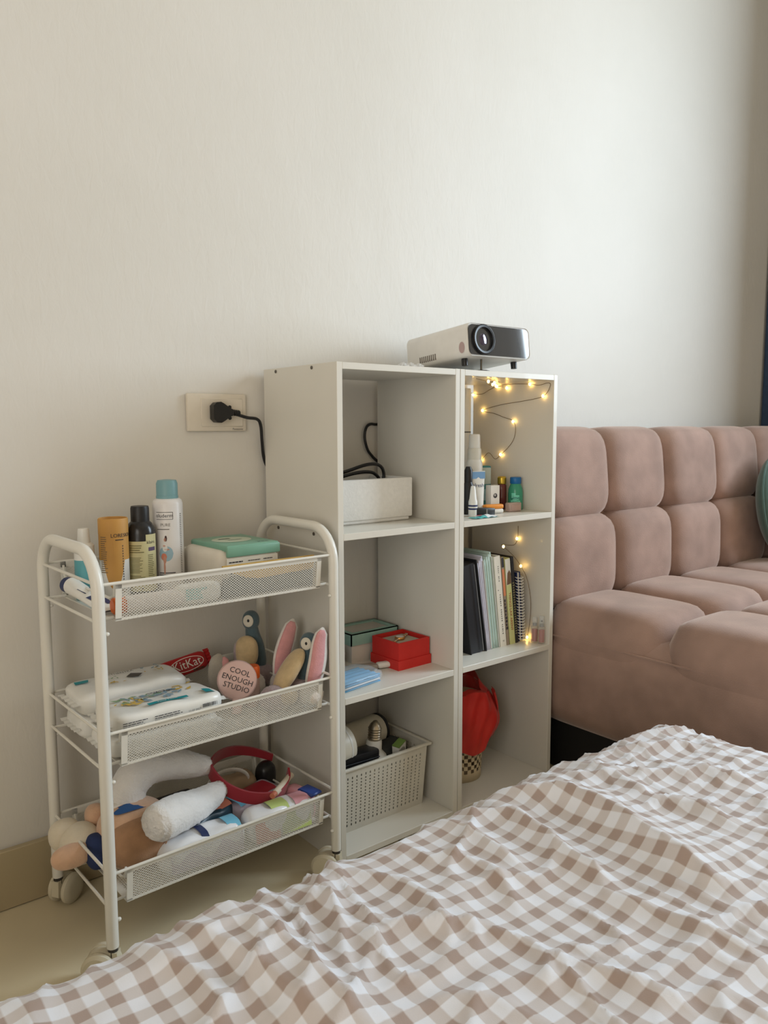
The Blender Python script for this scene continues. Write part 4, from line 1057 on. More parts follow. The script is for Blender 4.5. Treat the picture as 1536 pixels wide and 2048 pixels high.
# ================================================================== CART, TOP BASKET
Z1, Z2, Z3 = RIMS[0]-.0535+.0009, RIMS[1]-.0535+.0009, RIMS[2]-.0535+.0009
def top_basket():
    # white aerosol can
    x, y = -.243, -.098; a = to_cam(x, y)
    t = thing('aerosol_can', 'tall white aerosol can with a light blue cap', 'spray can', (x, y, Z1))
    mk('can_body', G().lathe([(.0225, 0), (.0243, .002), (.0243, .140), (.0225, .146), (.0185, .149)], 36), solid('can_white', (228, 224, 222), .32), t)
    mk('cap', G().lathe([(.0178, .1485), (.0178, .153), (.0172, .1535), (.0172, .173), (.0150, .1785), (.006, .1795), (0, .1795)], 32), solid('cap_light_blue', (122, 164, 170), .4), t, 30)
    g = G(); cyl_patch(g, .0245, a-.18, .060, .023, .0, 14, fn=lambda u: (-.0125*math.sqrt(max(0, 1-u*u)), .0125*math.sqrt(max(0, 1-u*u)))); mk('blue_circle', g, solid('pale_blue_print', (160, 190, 205), .5), t, 0)
    g = G(); text_cyl(g, 'oluderm', .0085, .0246, a-.25, .122)
    for (w_, h_, dz, da) in ((.028, .0007, .0058, 0), (.028, .0007, -.0058, 0), (.0007, .0116, 0, .57)): cyl_patch(g, .0246, a-.25+da, .122+dz, w_, h_, 8)
    cyl_bars(g, .0246, a-.05, .0165, .030, .030, 4, 5)
    mk('lettering', g, INK, t, 0)
    g = G(); text_cyl(g, 'PURE', .0070, .0246, a-.18, .107); cyl_bars(g, .0246, a-.2, .0985, .1015, .028, 1, 3)
    for k in range(34): cyl_patch(g, .0246, a+.93, .025+k*.0030, .0035, .0012, 3)
    mk('small_print', g, GRY, t, 0)
    skin = solid('print_skin', (206, 150, 128), .5); rr = .0247
    def blob(g, da, z, rx, rz): cyl_patch(g, rr, a+da, z, rx*2, 0, 8, fn=lambda u: (-rz*math.sqrt(max(0, 1-u*u)), rz*math.sqrt(max(0, 1-u*u))))
    g = G(); blob(g, -.23, .083, .0022, .0030); blob(g, -.30, .073, .0022, .0016); blob(g, -.13, .067, .0045, .0014); blob(g, -.30, .038, .0015, .012); blob(g, -.28, .050, .0026, .006); mk('figure_print', g, skin, t, 0)
    g = G(); blob(g, -.25, .070, .0042, .0065); mk('figure_top', g, solid('print_white', (236, 234, 232), .5), t, 0)
    g = G(); blob(g, -.33, .055, .0048, .0058); mk('figure_skirt', g, solid('print_coral', (216, 130, 104), .5), t, 0)
    g = G(); blob(g, -.18, .085, .0020, .0048); mk('figure_hair', g, solid('print_hair', (70, 42, 40), .5), t, 0)
    # black bottle
    x, y = -.2925, -.104; a = to_cam(x, y)
    t = thing('black_bottle', 'black bottle with a cream label between the yellow tube and the aerosol can', 'bottle', (x, y, Z1))
    mk('bottle_body', G().lathe([(.0215, 0), (.023, .002), (.023, .096), (.0220, .104), (.0180, .112), (.0142, .1155)], 32), solid('bottle_black', (34, 34, 36), .25), t)
    mk('cap', G().lathe([(.0145, .1150), (.0145, .136), (.0135, .1395), (0, .1395)], 28), solid('cap_black', (24, 24, 26), .45), t, 30)
    g = G(); cyl_patch(g, .02325, a-.25, .045, .040, .080, 18); cyl_patch(g, .02327, a+.85, .050, .024, .091, 12); mk('label', g, solid('cream_label', (206, 198, 152), .5), t)
    g = G(); cyl_patch(g, .02345, a+.80, .072, .014, .006, 8); mk('purple_band', g, solid('purple_print', (92, 72, 104), .5), t, 0)
    g = G(); cyl_bars(g, .0235, a-.30, .034, .060, .025, 11, 7); cyl_bars(g, .0235, a-.30, .022, .031, .025, 4, 8); cyl_bars(g, .0235, a-.30, .066, .080, .025, 4, 9); cyl_bars(g, .0235, a+.70, .016, .064, .012, 16, 10)
    mk('small_print', g, solid('olive_print', (128, 122, 84), .6), t, 0)
    g = G(); text_cyl(g, 'klairs', .0075, .0235, a+.72, .083)
    for k in range(3):
        b0 = k*2*PI/3
        cyl_patch(g, .0236, a-.05+.10*math.cos(b0+.5), .0085+.0022*math.sin(b0+.5), .0022, .0013, 3)
    mk('lettering', g, INK, t, 0)
    # yellow tube carton
    x, y = -.3385, -.110; a = to_cam(x, y)
    t = thing('yellow_tube', 'round paper tube, mustard yellow above white, beside the black bottle', 'tube', (x, y, Z1))
    mk('tube_body', G().lathe([(.0218, 0), (.0222, .001), (.0222, .108)], 36), solid('tube_white', (222, 218, 212), .6), t)
    mk('tube_lid', G().lathe([(.0226, .100), (.0226, .1225), (.0216, .1245), (.0205, .1235), (.0200, .121), (0, .121)], 36), solid('mustard_card', (192, 142, 72), .6), t, 30)
    g = G(); cyl_patch(g, .02235, a+PI-.001, .0, 2*PI*.02235, 0, 60, fn=lambda u: (.060+.0*u, .1005)); mk('yellow_band', g, MATS['mustard_card'], t)
    g = G(); cyl_patch(g, .02238, a-.02, 0, .036, 0, 24, fn=lambda u: (.064-.049*(max(0, 1-abs(u)**2.2)), .064)); mk('yellow_drop', g, MATS['mustard_card'], t)
    g = G(); text_cyl(g, 'LORESKIN', .0082, .02285, a+.62, .0985); cyl_bars(g, .02285, a+.5, .0905, .0935, .018, 1, 3)
    for k in range(16): cyl_patch(g, .02265, a+.62, .022+k*.0040, .0016, .0020, 2)
    mk('lettering', g, INK, t, 0)
    g = G(); cyl_bars(g, .02265, a+.5, .008, .018, .020, 3, 13); mk('small_print', g, solid('brown_print_small', (128, 104, 74), .6), t, 0)
    g = G(); cyl_bars(g, .02265, a-.72, .040, .098, .013, 18, 12); mk('small_print', g, solid('brown_print_small', (128, 104, 74), .6), t, 0)
    # spray bottle
    t = thing('small_spray_bottle', 'small teal bottle with a white shoulder and tapered cap', 'bottle', (-.3805, -.098, Z1))
    mk('bottle_body', G().lathe([(.0140, 0), (.0150, .002), (.0150, .062)], 26), solid('teal_soft', (98, 168, 176), .4), t)
    mk('shoulder', G().lathe([(.0150, .062), (.0150, .084), (.0110, .088)], 26), WHT, t)
    mk('cap', G().lathe([(.0098, .088), (.0082, .108), (.0075, .110), (0, .110)], 22), WHT, t)
    # wipes tub
    t = thing('wipes_tub', 'white tub of wipes with a mint green flip lid', 'tub', (-.152, -.140, Z1), rz=.04)
    mk('tub_body', G().rbox(-.060, .056, -.066, .062, 0, .069, .016, 4), solid('tub_cream', (226, 218, 204), .4), t)
    mint = solid('mint_plastic', (122, 168, 146), .4)
    lid = mk('lid', G().rbox(-.046, .054, -.068, .054, .066, .0765, .004, 3), mint, t)
    mk('lid_lip', G().rbox(-.046, .054, -.0695, -.064, .058, .0745, .002, 2), mint, t)
    g = G(); disc(g, .034, T(.0, -.004, .0768), 30, .030); mk('lid_print', g, solid('lid_pale', (196, 206, 184), .45), lid, 0)
    g = G(); bars(g, -.018, .004, .0, .008, 1, 0, T(0, .004, .0771, -PI/2, 0, 0), 2, .8); bars(g, -.01, .018, -.008, -.004, 1, 0, T(0, -.004, .0771, -PI/2, 0, 0), 6, .6); text_flat(g, 'pure', .011, T(.030, -.052, .0771)); mk('lid_lettering', g, solid('lid_ink', (44, 60, 56), .5), lid, 0)
    mk('label', G().rbox(-.046, .050, -.0672, -.0655, .008, .056, .0005, 1), solid('label_cream', (222, 212, 194), .5), t, 0)
    g = G(); bars(g, -.042, -.012, .020, .052, 7, -.0675, None, 5, .45); bars(g, -.007, .018, .020, .052, 7, -.0675, None, 6, .3); bars(g, .022, .046, .030, .052, 5, -.0675, None, 7, .35)
    for k in range(3): disc(g, .0035, T(.026+k*.009, -.0676, .026, PI/2, 0, 0), 12)
    mk('label_print', g, INK, t, 0)
    t = thing('clear_tub', 'translucent empty tub behind the wipes tub', 'tub', (-.068, -.085, Z1), rz=.0)
    mk('tub_wall', G().rbox(-.026, .026, -.035, .035, 0, .060, .008, 3), mat('frosted_tub', (214, 206, 190), .3, .02, alpha=.55), t)
    # cream tube with navy cap
    t = thing('hand_cream_tube', 'white squeeze tube with navy cap lying at the open left end', 'tube', (-.3985, -.158, Z1+.001), rot=(0, 0, .16))
    def f(i, j):
        a_ = i*2*PI; k = j; rx = .0135*(1-k)+.0175*k; rz_ = .0130*(1-k)+.0015*k
        return (rx*math.cos(a_), .045-.115*k, .0145*(1-k)+.004*k+rz_*math.sin(a_)+.010*(1-k))
    mk('tube_body', G().grid(f, 26, 10), WHT, t, 60)
    mk('cap', G().lathe([(.0095, 0), (.0118, .002), (.0118, .016), (.010, .018), (0, .018)], 22, T(0, .045, .0245, -PI/2-.0, 0, 0)), NAVY, t, 30)
    g = G()
    for (k0, k1, x0, x1) in ((.30, .48, -.010, .010), (.56, .68, -.012, .0), (.62, .84, .002, .013)):
        P = []
        for (k, xx) in ((k0, x0), (k0, x1), (k1, x1+.002), (k1, x0+.002)):
            rx = .0135*(1-k)+.0175*k; rz_ = .0130*(1-k)+.0015*k
            P.append((xx, .045-.115*k, .0145*(1-k)+.004*k+.010*(1-k)+rz_*math.sqrt(max(0, 1-(xx/rx)**2))+.0007))
        g.add(P, [(3, 2, 1, 0)])
    mk('navy_print', g, NAVY, t, 0)
    # orange capped tube
    t = thing('orange_cap_tube', 'white tube with an orange cap behind the front mesh', 'tube', (-.372, -.238, Z1), rot=(0, 0, -.02))
    mk('tube_body', G().lathe([(.0125, .0), (.0128, .02), (.0132, .075), (.011, .085), (0, .086)], 22, T(.0, 0, .0135, 0, PI/2, 0)), solid('tube_pinkish_white', (226, 216, 210), .4), t)
    mk('cap', G().lathe([(.0095, -.018), (.0118, -.016), (.0118, 0), (0, .001)], 22, T(.0, 0, .0135, 0, PI/2, 0)), solid('orange_cap', (226, 108, 40), .4), t)
    # flat packets behind the front mesh
    t = thing('yellow_packet', 'flat mustard yellow packet leaning inside the front of the top basket', 'packet', (-.135, -.236, Z1), rot=(.0, 0, .02))
    pts = [(-.085, .046), (-.045, .030), (-.02, .026), (.085, .030), (.085, .052), (-.085, .052)]
    mk('packet_top', G().prism(pts, .004, T(0, -.004, 0)), solid('mustard_foil', (214, 172, 92), .45), t, 0)
    mk('packet_body', G().rbox(-.083, .084, -.004, .004, .001, .031, .002, 1), solid('slate_packet', (92, 98, 100), .5), t)
    t = thing('sheet_mask_packet', 'white and aqua folded packet inside the top basket', 'packet', (-.262, -.240, Z1), rot=(.0, 0, .0))
    mk('packet_body', G().sup((0, 0, .0165), (.038, .009, .016), (5, 3, 4), 8), WHT2, t, 180)
    g = G(); bars(g, -.022, .018, .008, .026, 4, -.0094, None, 5, .8); mk('aqua_print', g, solid('aqua_print', (150, 206, 204), .5), t, 0)
    t = thing('pen_packet', 'dark striped slim packet lying inside the top basket', 'packet', (-.205, -.222, Z1), rot=(0, 0, .0))
    mk('packet_body', G().rbox(-.045, .03, -.006, .006, .0, .020, .002, 1), solid('dark_olive_packet', (86, 84, 72), .5), t)
top_basket()

# ================================================================== CART, MIDDLE BASKET
def soft_pack(name, label, loc, rz, w, d, h, seed, parts):
    t = thing(name, label, 'wipes pack', loc, rz=rz, group='facial tissue packs')
    rr = random.Random(seed); p1, p2, p3 = rr.random()*6, rr.random()*6, rr.random()*6
    def wob(q):
        k = 1-(abs(q.x)/w)**4
        return q + Vector((0, 0, .0016*math.sin(q.x*75+p1)*math.sin(q.y*60+p2))) + Vector((.0008*math.sin(q.z*200+p3), 0, 0))
    body = mk('pack_body', G().sup((0, 0, h), (w, d, h), (7, 7, 4.5), 16, fn=wob), WHT2, t, 180)
    for s_ in (-1, 1):
        def f(i, j, s_=s_): return (s_*(w*.985+.010*i), (j-.5)*2*d*.86, h+.0012*math.sin(j*30+p1)+.0)
        mk('end_seal', G().grid(f, 2, 24), WHT2, t)
    if 'print' in parts: pack_print(t, w, d, h, wob)
    return t
YEL = solid('flower_yellow', (214, 178, 84), .5); BLU = solid('flower_blue', (132, 158, 174), .5); GRN = solid('flower_green', (140, 168, 128), .5)
def pack_print(t, w, d, h, wob):
    top = lambda x, y: 2*h + .0016*math.sin(x*75)*0 - .0 + .0019 - h*.9*max(0, (abs(y)/d)**6)*.25
    rr = random.Random(3)
    for (m, n_, cx, cy, sp) in ((BLU, 26, -.005, .006, .045), (YEL, 16, -.045, .0, .022), (GRN, 14, -.03, .010, .035), (YEL, 7, .045, .020, .014)):
        g = G()
        for k in range(n_):
            x = cx+rr.uniform(-sp, sp); y = cy+rr.uniform(-.012, .012); b0 = rr.uniform(0, 2*PI); L = rr.uniform(.006, .013)
            P = [(x+L*math.cos(b0+q)*c, y+L*math.sin(b0+q)*c) for q, c in ((0, 1), (.5, .6), (PI, .4), (-.5, .6))]
            if all(abs(px) < w*.86 and abs(py) < d*.8 for px, py in P): g.add([(px, py, top(px, py)) for px, py in P], [(0, 1, 2, 3)])
        mk('flower_print', g, m, t, 0)
    # teal ribbon and corner flag near the front edge
    yb = -d*.62
    g = G(); n = 12
    def rib(i, j): x = -.030+i*.062; return (x, yb+.0045*(j*2-1)+.002*math.sin(i*5), top(x, yb)+.0006)
    g.grid(rib, n, 1)
    def flag(i, j): x = w*.70+i*w*.2; return (x, yb-.004+j*.018, top(x, yb)+.0006-.004*i*i)
    g.grid(flag, 4, 2); mk('teal_ribbon', g, TEAL, t, 0)
    g = G(); text_flat(g, 'Facial Tissue', .0062, T(.001, yb+.0012, top(0, yb)+.0011, .0, 0, .0)); mk('ribbon_lettering', g, WHT, t, 0)
    g = G(); bars(g, -.012, .030, -.004, .004, 2, 0, T(0, .016, top(0, .016)+.0006, -PI/2, 0, 0), 4, .5)
    # front side print and barcode
    bars(g, -w*.86, -w*.40, h*.55, h*1.35, 4, -d-.0016, None, 6, .35); bars(g, -w*.32, w*.30, h*.75, h*1.35, 3, -d-.0016, None, 7, .35)
    x = w*.55
    rb = random.Random(5)
    while x < w*.82:
        ww = rb.choice((.0005, .001, .0014)); g.add([(x, -d-.0016, h*1.0), (x+ww, -d-.0016, h*1.0), (x+ww, -d-.0016, h*1.35), (x, -d-.0016, h*1.35)], [(0, 1, 2, 3)]); x += ww+rb.choice((.0006, .001))
    text_flat(g, '11 07 2027', .0045, T(w*.40, -d-.0016, h*.95, PI/2, 0, 0))
    mk('small_print', g, INK, t, 0)
def mid_basket():
    soft_pack('tissue_pack', 'facial tissue pack lying under the printed pack at the front of the middle basket', (-.318, -.204, Z2), .02, .088, .045, .0165, 1, ())
    soft_pack('tissue_pack', 'facial tissue pack at the bottom rear of the middle basket', (-.325, -.106, Z2), .0, .088, .044, .0185, 2, ())
    soft_pack('tissue_pack', 'printed facial tissue pack with teal ribbon on the front of the middle basket', (-.312, -.205, Z2+.0345), .02, .088, .045, .0155, 3, ('print',))
    t = soft_pack('tissue_pack', 'white facial tissue pack with black diamond sticker behind the printed pack', (-.325, -.107, Z2+.038), .03, .088, .044, .0180, 4, ())
    g = G(); disc(g, .0145, T(.012, -.002, .0382, 0, 0, .1), 4, .0125); mk('diamond_sticker', g, solid('black_sticker', (42, 38, 34), .35), t, 0)
    for (m, cx, cy, n_) in ((YEL, .045, .006, 7), (BLU, .050, .022, 8), (GRN, -.030, .004, 7), (YEL, -.018, -.016, 5)):
        g = G(); rr = random.Random(int(cx*1000)+n_)
        for k in range(n_):
            x = cx+rr.uniform(-.016, .016); y = cy+rr.uniform(-.008, .008); b0 = rr.uniform(0, 6); L = rr.uniform(.004, .008)
            g.add([(x+L*math.cos(b0+q)*c, y+L*math.sin(b0+q)*c, .0384) for q, c in ((0, 1), (.5, .6), (PI, .4), (-.5, .6))], [(0, 1, 2, 3)])
        mk('flower_print', g, m, t, 0)
    g = G(); text_flat(g, 'ATHENTRA', .0085, T(-.002, .022, .0386)); mk('lettering', g, INK, t, 0)
    g = G(); g.add([(-.078, .010, .0375), (-.058, .010, .038), (-.054, .022, .038), (-.076, .024, .0375)], [(0, 1, 2, 3)]); mk('teal_flag', g, TEAL, t, 0)
    # wafer bar
    t = thing('chocolate_bar', 'red chocolate wafer bar in its wrapper leaning behind the tissue packs', 'chocolate bar', (-.204, -.062, Z2+.040), rot=(-.45, -.10, .10))
    red = solid('wrapper_red', (178, 34, 38), .3)
    mk('wrapper', G().sup((0, 0, .018), (.048, .0065, .0165), (8, 2.6, 5), 12), red, t, 180)
    for s_ in (-1, 1):
        def fz(i, j, s_=s_): return (s_*(.047+.011*i), .0012*math.sin(j*34), .018+(j-.5)*.033)
        mk('end_seal', G().grid(fz, 3, 22), red, t, 0)
    g = G(); disc(g, .034, T(.006, -.0067, .018, PI/2, 0, 0), 24, .0125); mk('white_oval', g, WHT, t, 0)
    g = G(); disc(g, .0325, T(.006, -.0069, .018, PI/2, 0, 0), 24, .0112); mk('red_oval', g, solid('oval_red', (160, 28, 36), .4), t, 0)
    g = G(); text_flat(g, 'KitKat', .0215, T(.006, -.0072, .018, PI/2, 0, 0)); mk('lettering', g, WHT, t, 0)
    g = G(); bars(g, .014, .040, .0025, .0065, 1, -.0072, None, 5, .9); mk('brown_print', g, solid('choc_print', (84, 50, 36), .5), t, 0)
    # pink round pouch
    t = thing('round_pink_badge', 'round pale pink badge case lettered COOL ENOUGH STUDIO', 'badge', (-.178, -.198, Z2+.004), rot=(-.38, .06, -.42))
    mk('disc', G().lathe([(.026, -.006), (.031, -.004), (.033, 0), (.031, .004), (.026, .006), (0, .0066)], 40, T(0, 0, .055, PI/2, 0, 0)), solid('pale_pink_plastic', (222, 186, 178), .35), t, 40)
    mk('disc_back', G().lathe([(0, -.0061), (.026, -.006)], 40, T(0, 0, .055, PI/2, 0, 0)), MATS['pale_pink_plastic'], t)
    mk('strap', G().rbox(-.008, .008, -.004, .004, .0, .028, .002, 1), MATS['pale_pink_plastic'], t)
    for k, (w_, dx) in enumerate((('COOL', .004), ('ENOUGH', .0), ('STUDIO', -.002))): g = G(); text_flat(g, w_, .0125, T(dx, -.0070, .0675-k*.0125, PI/2, .32, 0)); mk('lettering', g, INK, t, 0)
    t = thing('orange_cap_bottle', 'bottle with a bright orange cap behind the pink badge', 'bottle', (-.132, -.168, Z2))
    mk('bottle_body', G().lathe([(.012, 0), (.013, .002), (.013, .045), (.010, .052)], 22), solid('pink_bottle', (206, 176, 168), .4), t)
    mk('cap', G().lathe([(.0135, .050), (.0135, .066), (.0115, .070), (0, .0705)], 22), solid('bright_orange_cap', (236, 104, 36), .4), t, 30)
    # plush birds: slate head and neck, big white eye, long tan beak
    slate = mat('slate_plush', (84, 104, 112), .95, .08, 90, bump=.4, bscale=500, sheen=.4); tan = mat('tan_plush', (206, 180, 138), .95, .08, 90, bump=.4, bscale=500, sheen=.4)
    lil = mat('lilac_plush', (176, 156, 160), .95, .12, 120, bump=.5, bscale=400, sheen=.4); ivory = mat('ivory_felt', (226, 218, 202), .9, .03, 90)
    def bird(label, loc, rz, neck, beak, s_=1.0):
        t = thing('plush_bird', label, 'plush toy', loc, rz=rz, group='plush birds in the middle basket')
        hx, hy, hz = neck[-1]
        mk('neck', G().tube(spline(neck, 6), [(.0075+.0065*math.sin(PI*min(1, k/(6*(len(neck)-1))*.9)))*s_ for k in range(6*(len(neck)-1)+1)], 14), slate, t, 180)
        mk('head', G().sup((hx, hy, hz), (.0155*s_, .0150*s_, .0185*s_), 2.1, 8), slate, t, 180)
        a_ = to_cam(loc[0], loc[1])-rz; dx, dy = math.cos(a_-.35), math.sin(a_-.35)
        E_ = T(hx+dx*.0142*s_, hy+dy*.0142*s_, hz+.002, 0, 0, a_-.35+PI/2)
        mk('eye', G().sup((0, 0, 0), (.0098*s_, .0025, .0112*s_), 2, 6, E_), ivory, t, 180)
        mk('pupil', G().sup((.001, -.0024, .0012), (.0022, .0012, .0028), 2, 4, E_), BLK, t, 180)
        (bx, by, bz), (tx, ty, tz), bw = beak
        ax = Vector((tx-bx, ty-by, tz-bz)); L = ax.length/2; q = ax.to_track_quat('Z', 'Y').to_matrix().to_4x4(); C_ = Matrix.Translation(((bx+tx)/2, (by+ty)/2, (bz+tz)/2)) @ q
        mk('beak', G().sup((0, 0, 0), (bw, bw*.62, L), (2.2, 2.2, 2.6), 9, C_), tan, t, 180)
        dn = C_ @ T(0, 0, 0)
        mk('beak_underside', G().sup((bw*.30, -bw*.10, -L*.10), (bw*.88, bw*.55, L*.92), (2.2, 2.2, 2.6), 9, C_), lil, t, 180)
        mk('body', G().sup((neck[0][0], neck[0][1], neck[0][2]+.008), (.030, .026, .020), 2.3, 8), lil, t, 180)
    bird('slate plush bird with an upright head at the rear of the basket', (-.080, -.080, Z2+.012), 0,
         [(.012, .0, .0), (.014, 0, .030), (.008, 0, .060), (.0, 0, .085), (-.003, 0, .112)], ((-.020, -.012, .030), (-.018, -.010, .088), .021))
    bird('slate plush bird with a long tan beak leaning at the front right', (-.052, -.205, Z2+.012), 0,
         [(.002, .0, .0), (.006, .005, .030), (.010, .006, .060), (.0145, .004, .088)], ((-.060, -.008, .018), (.0, .004, .080), .019), 1.0)
    # bunny ears
    pink = mat('pink_plush', (222, 158, 158), .95, .06, 90, bump=.3, bscale=400, sheen=.4); wfur = mat('white_plush', (228, 220, 212), .95, .04, 90, bump=.5, bscale=300, sheen=.5)
    t = thing('bunny_ear_toy', 'plush bunny with two upright pink-lined ears at the right of the middle basket', 'plush toy', (-.058, -.168, Z2+.001))
    mk('head', G().sup((0.004, .008, .022), (.034, .028, .022), 2.3, 9), wfur, t, 180)
    def ear(P, w_, yaw):
        P = [Vector(p) for p in P]; pts = spline(P, 7); n_ = len(pts); g = G(); gi = G()
        rs = [w_*(.55+.45*math.sin(PI*min(1, .15+.85*k/(n_-1))))*(1 if k < n_-3 else (.8, .55, .2)[k-n_+3]) for k in range(n_)]
        g.tube(pts, rs, 14, flat=.45); off = Vector((math.cos(yaw), math.sin(yaw), 0))*(w_*.24)
        gi.tube([p+off for p in pts[1:-1]], [r*.78 for r in rs[1:-1]], 12, flat=.40)
        e_ = mk('ear', g, wfur, t, 180); mk('ear_lining', gi, pink, e_, 180)
    ear([(-.012, .012, .035), (-.004, .014, .070), (.010, .016, .105), (.022, .018, .132)], .019, to_cam(-.05, -.15))
    ear([(.014, -.050, .020), (.016, -.056, .045), (.022, -.058, .075), (.026, -.058, .105), (.032, -.060, .130)], .019, to_cam(-.03, -.22))
    t = thing('grey_pink_ear', 'folded grey and pink plush ear beside the chocolate bar', 'plush toy', (-.158, -.095, Z2))
    g = G().tube(spline([(.0, 0, .012), (-.004, 0, .040), (.0, .002, .064), (.004, .002, .078)], 6), [.016]*12+[.015, .014, .013, .011, .009, .006, .003], 14, flat=.5)
    e_ = mk('ear', g, mat('grey_plush', (186, 178, 166), .95, .06, 90, bump=.4, bscale=400, sheen=.4), t, 180)
    g = G().tube(spline([(.010, -.006, .012), (.011, -.006, .040), (.012, -.004, .062), (.010, -.002, .072)], 6), [.007]*14+[.006, .005, .004, .003, .002], 10, flat=.5); mk('ear_edge', g, pink, e_, 180)
    for k, (x, y, z, r_, c, lab) in enumerate(((-.118, -.215, .0, .022, lil, 'lilac plush ball between the pink badge and the tan beak'), (-.100, -.232, .012, .015, tan, 'small tan pompom at the front rim of the middle basket'), (-.060, -.240, .004, .019, wfur, 'white pompom at the front right of the middle basket'), (-.118, -.135, .0, .024, wfur, 'white plush ball behind the pink badge'))):
        o = mk('pompom', G().sup((0, 0, r_), (r_*1.15, r_, r_), 2, 9, fn=lambda q: q*(1+.05*math.sin(q.x*700)*math.sin(q.y*640+1)*math.sin(q.z*720))), c, smooth=180)
        o.location = (x, y, Z2+z); tag(o, lab, 'pompom')
mid_basket()

# ================================================================== CART, BOTTOM BASKET
def bottom_basket():
    fur = mat('fluffy_white_fur', (236, 232, 228), .95, .03, 60, bump=.7, bscale=260, sheen=.6)
    t = thing('bunny_headband', 'red headband with two fluffy white bunny ears lying in the bottom basket', 'headband', (-.120, -.140, Z3))
    b = Vector(t.location)
    crim = solid('crimson_velvet', (158, 28, 44), .7, sheen=.4)
    C = [(-.048, -.088, .166), (-.085, -.078, .184), (-.125, -.080, .197), (-.165, -.098, .203), (-.196, -.130, .200), (-.190, -.165, .180), (-.165, -.190, .164), (-.130, -.203, .155), (-.095, -.198, .153), (-.072, -.182, .160), (-.064, -.168, .172)]
    pts = [Vector(p)-b for p in spline(C, 5)]; n_ = len(pts); g = G(); vs = []
    up = Vector((.10, -.25, 1)).normalized()
    for k, p in enumerate(pts):
        tn = (pts[min(k+1, n_-1)]-pts[max(k-1, 0)]).normalized(); nr = tn.cross(up).normalized(); hw = .0115*(.62+.38*math.sin(PI*k/(n_-1)))
        for (u_, v_) in ((hw, .0018), (-hw, .0018), (-hw, -.0018), (hw, -.0018)): vs.append(p+up*u_+nr*v_)
    fs = []
    for k in range(n_-1):
        for q in range(4): fs.append((k*4+q, k*4+(q+1) % 4, (k+1)*4+(q+1) % 4, (k+1)*4+q))
    fs += [(3, 2, 1, 0), tuple((n_-1)*4+q for q in range(4))]
    mk('band', g.add(vs, fs), crim, t, 60)
    def fluff(P, rs, seed):
        P = [Vector(p)-b for p in P]; pts = spline(P, 8); m_ = len(pts); R = []
        for k in range(m_):
            u = k/(m_-1)*(len(rs)-1); i = min(int(u), len(rs)-2); R.append(rs[i]+(rs[i+1]-rs[i])*(u-i))
        g = G().tube(pts, R, 40)
        rr = np.random.RandomState(seed)
        for i in range(len(g.v)):
            v = g.v[i]; g.v[i] = tuple(np.array(v)+rr.normal(0, .00055, 3))
        return g
    mk('ear', fluff([(-.315, -.135, .150), (-.338, -.135, .180), (-.336, -.130, .212), (-.305, -.125, .232), (-.262, -.122, .226), (-.225, -.122, .212), (-.196, -.122, .203)], [.012, .026, .0285, .029, .028, .025, .020, .015], 1), fur, t, 180)
    mk('ear', fluff([(-.347, -.242, .190), (-.342, -.240, .190), (-.328, -.232, .190), (-.290, -.210, .183), (-.250, -.188, .174), (-.215, -.172, .173), (-.190, -.160, .176)], [.006, .021, .0285, .0295, .028, .024, .020, .013], 2), fur, t, 180)
    # plush doll: lies on its back, head to the right
    peach = mat('peach_plush', (222, 180, 148), .95, .05, 90, bump=.35, bscale=500, sheen=.4); hair = mat('brown_plush_hair', (178, 136, 102), .95, .07, 90, bump=.35, bscale=500, sheen=.4)
    t = thing('plush_doll', 'peach plush doll with tan hair and navy collar in the bottom basket', 'plush toy', (-.353, -.166, Z3))
    mk('head', G().sup((.012, .008, .048), (.056, .052, .044), (2.4, 2.4, 2.3), 12), peach, t, 180)
    mk('hair', G().sup((.014, -.012, .042), (.058, .050, .042), (2.4, 2.4, 2.3), 12), hair, t, 180)
    mk('hair_seam', G().tube([Vector((.014+.0585*math.sin(a_)*.35+.018, -.012-.0505*math.cos(a_), .042+.0425*math.sin(a_))) for a_ in [-.9+.12*k for k in range(15)]], .0012, 6), hair, t)
    bl = solid('blue_embroidery', (48, 92, 150), .8); 
    g = G()
    E0 = T(.010, .012, .0925, .0, 0, .35)
    P = []
    for k in range(26):
        a_ = 2*PI*k/26; r_ = .0175*(1+.22*math.sin(a_*7)*(1 if math.sin(a_) > 0 else 0)); P.append((r_*1.55*math.cos(a_), r_*.85*math.sin(a_)))
    vs = [(x, y, .0925 - (x*x+y*y)*9) for x, y in P]; g.add([(x+.004, y-.004, z+.0012) for x, y, z in vs], [tuple(range(26))]); mk('eye_patch', g, bl, t, 0)
    mk('eye_white', G().sup((.006, .022, .0875), (.028, .013, .006), 2.2, 8), mat('white_felt', (232, 226, 218), .9, .03), t, 180)
    mk('body', G().sup((-.062, .040, .036), (.030, .034, .030), 2.3, 9), mat('cream_plush', (226, 214, 192), .95, .04, 90, bump=.3, bscale=500, sheen=.3), t, 180)
    mk('collar', G().sup((-.050, .004, .034), (.016, .024, .026), (2.6, 2.4, 2.4), 8), solid('navy_felt', (40, 54, 96), .85), t, 180)
    for (c, r_, m_) in (((-.084, .010, .036), (.030, .0165, .0175), peach), ((-.030, .062, .060), (.016, .018, .020), peach), ((-.078, .062, .046), (.024, .020, .024), MATS['cream_plush'])): mk('limb', G().sup(c, r_, 2.4, 8), m_, t, 180)
    mk('mouth_patch', G().sup((-.022, .056, .070), (.014, .007, .005), 2, 6), solid('dark_red_felt', (138, 40, 46), .8), t, 180)
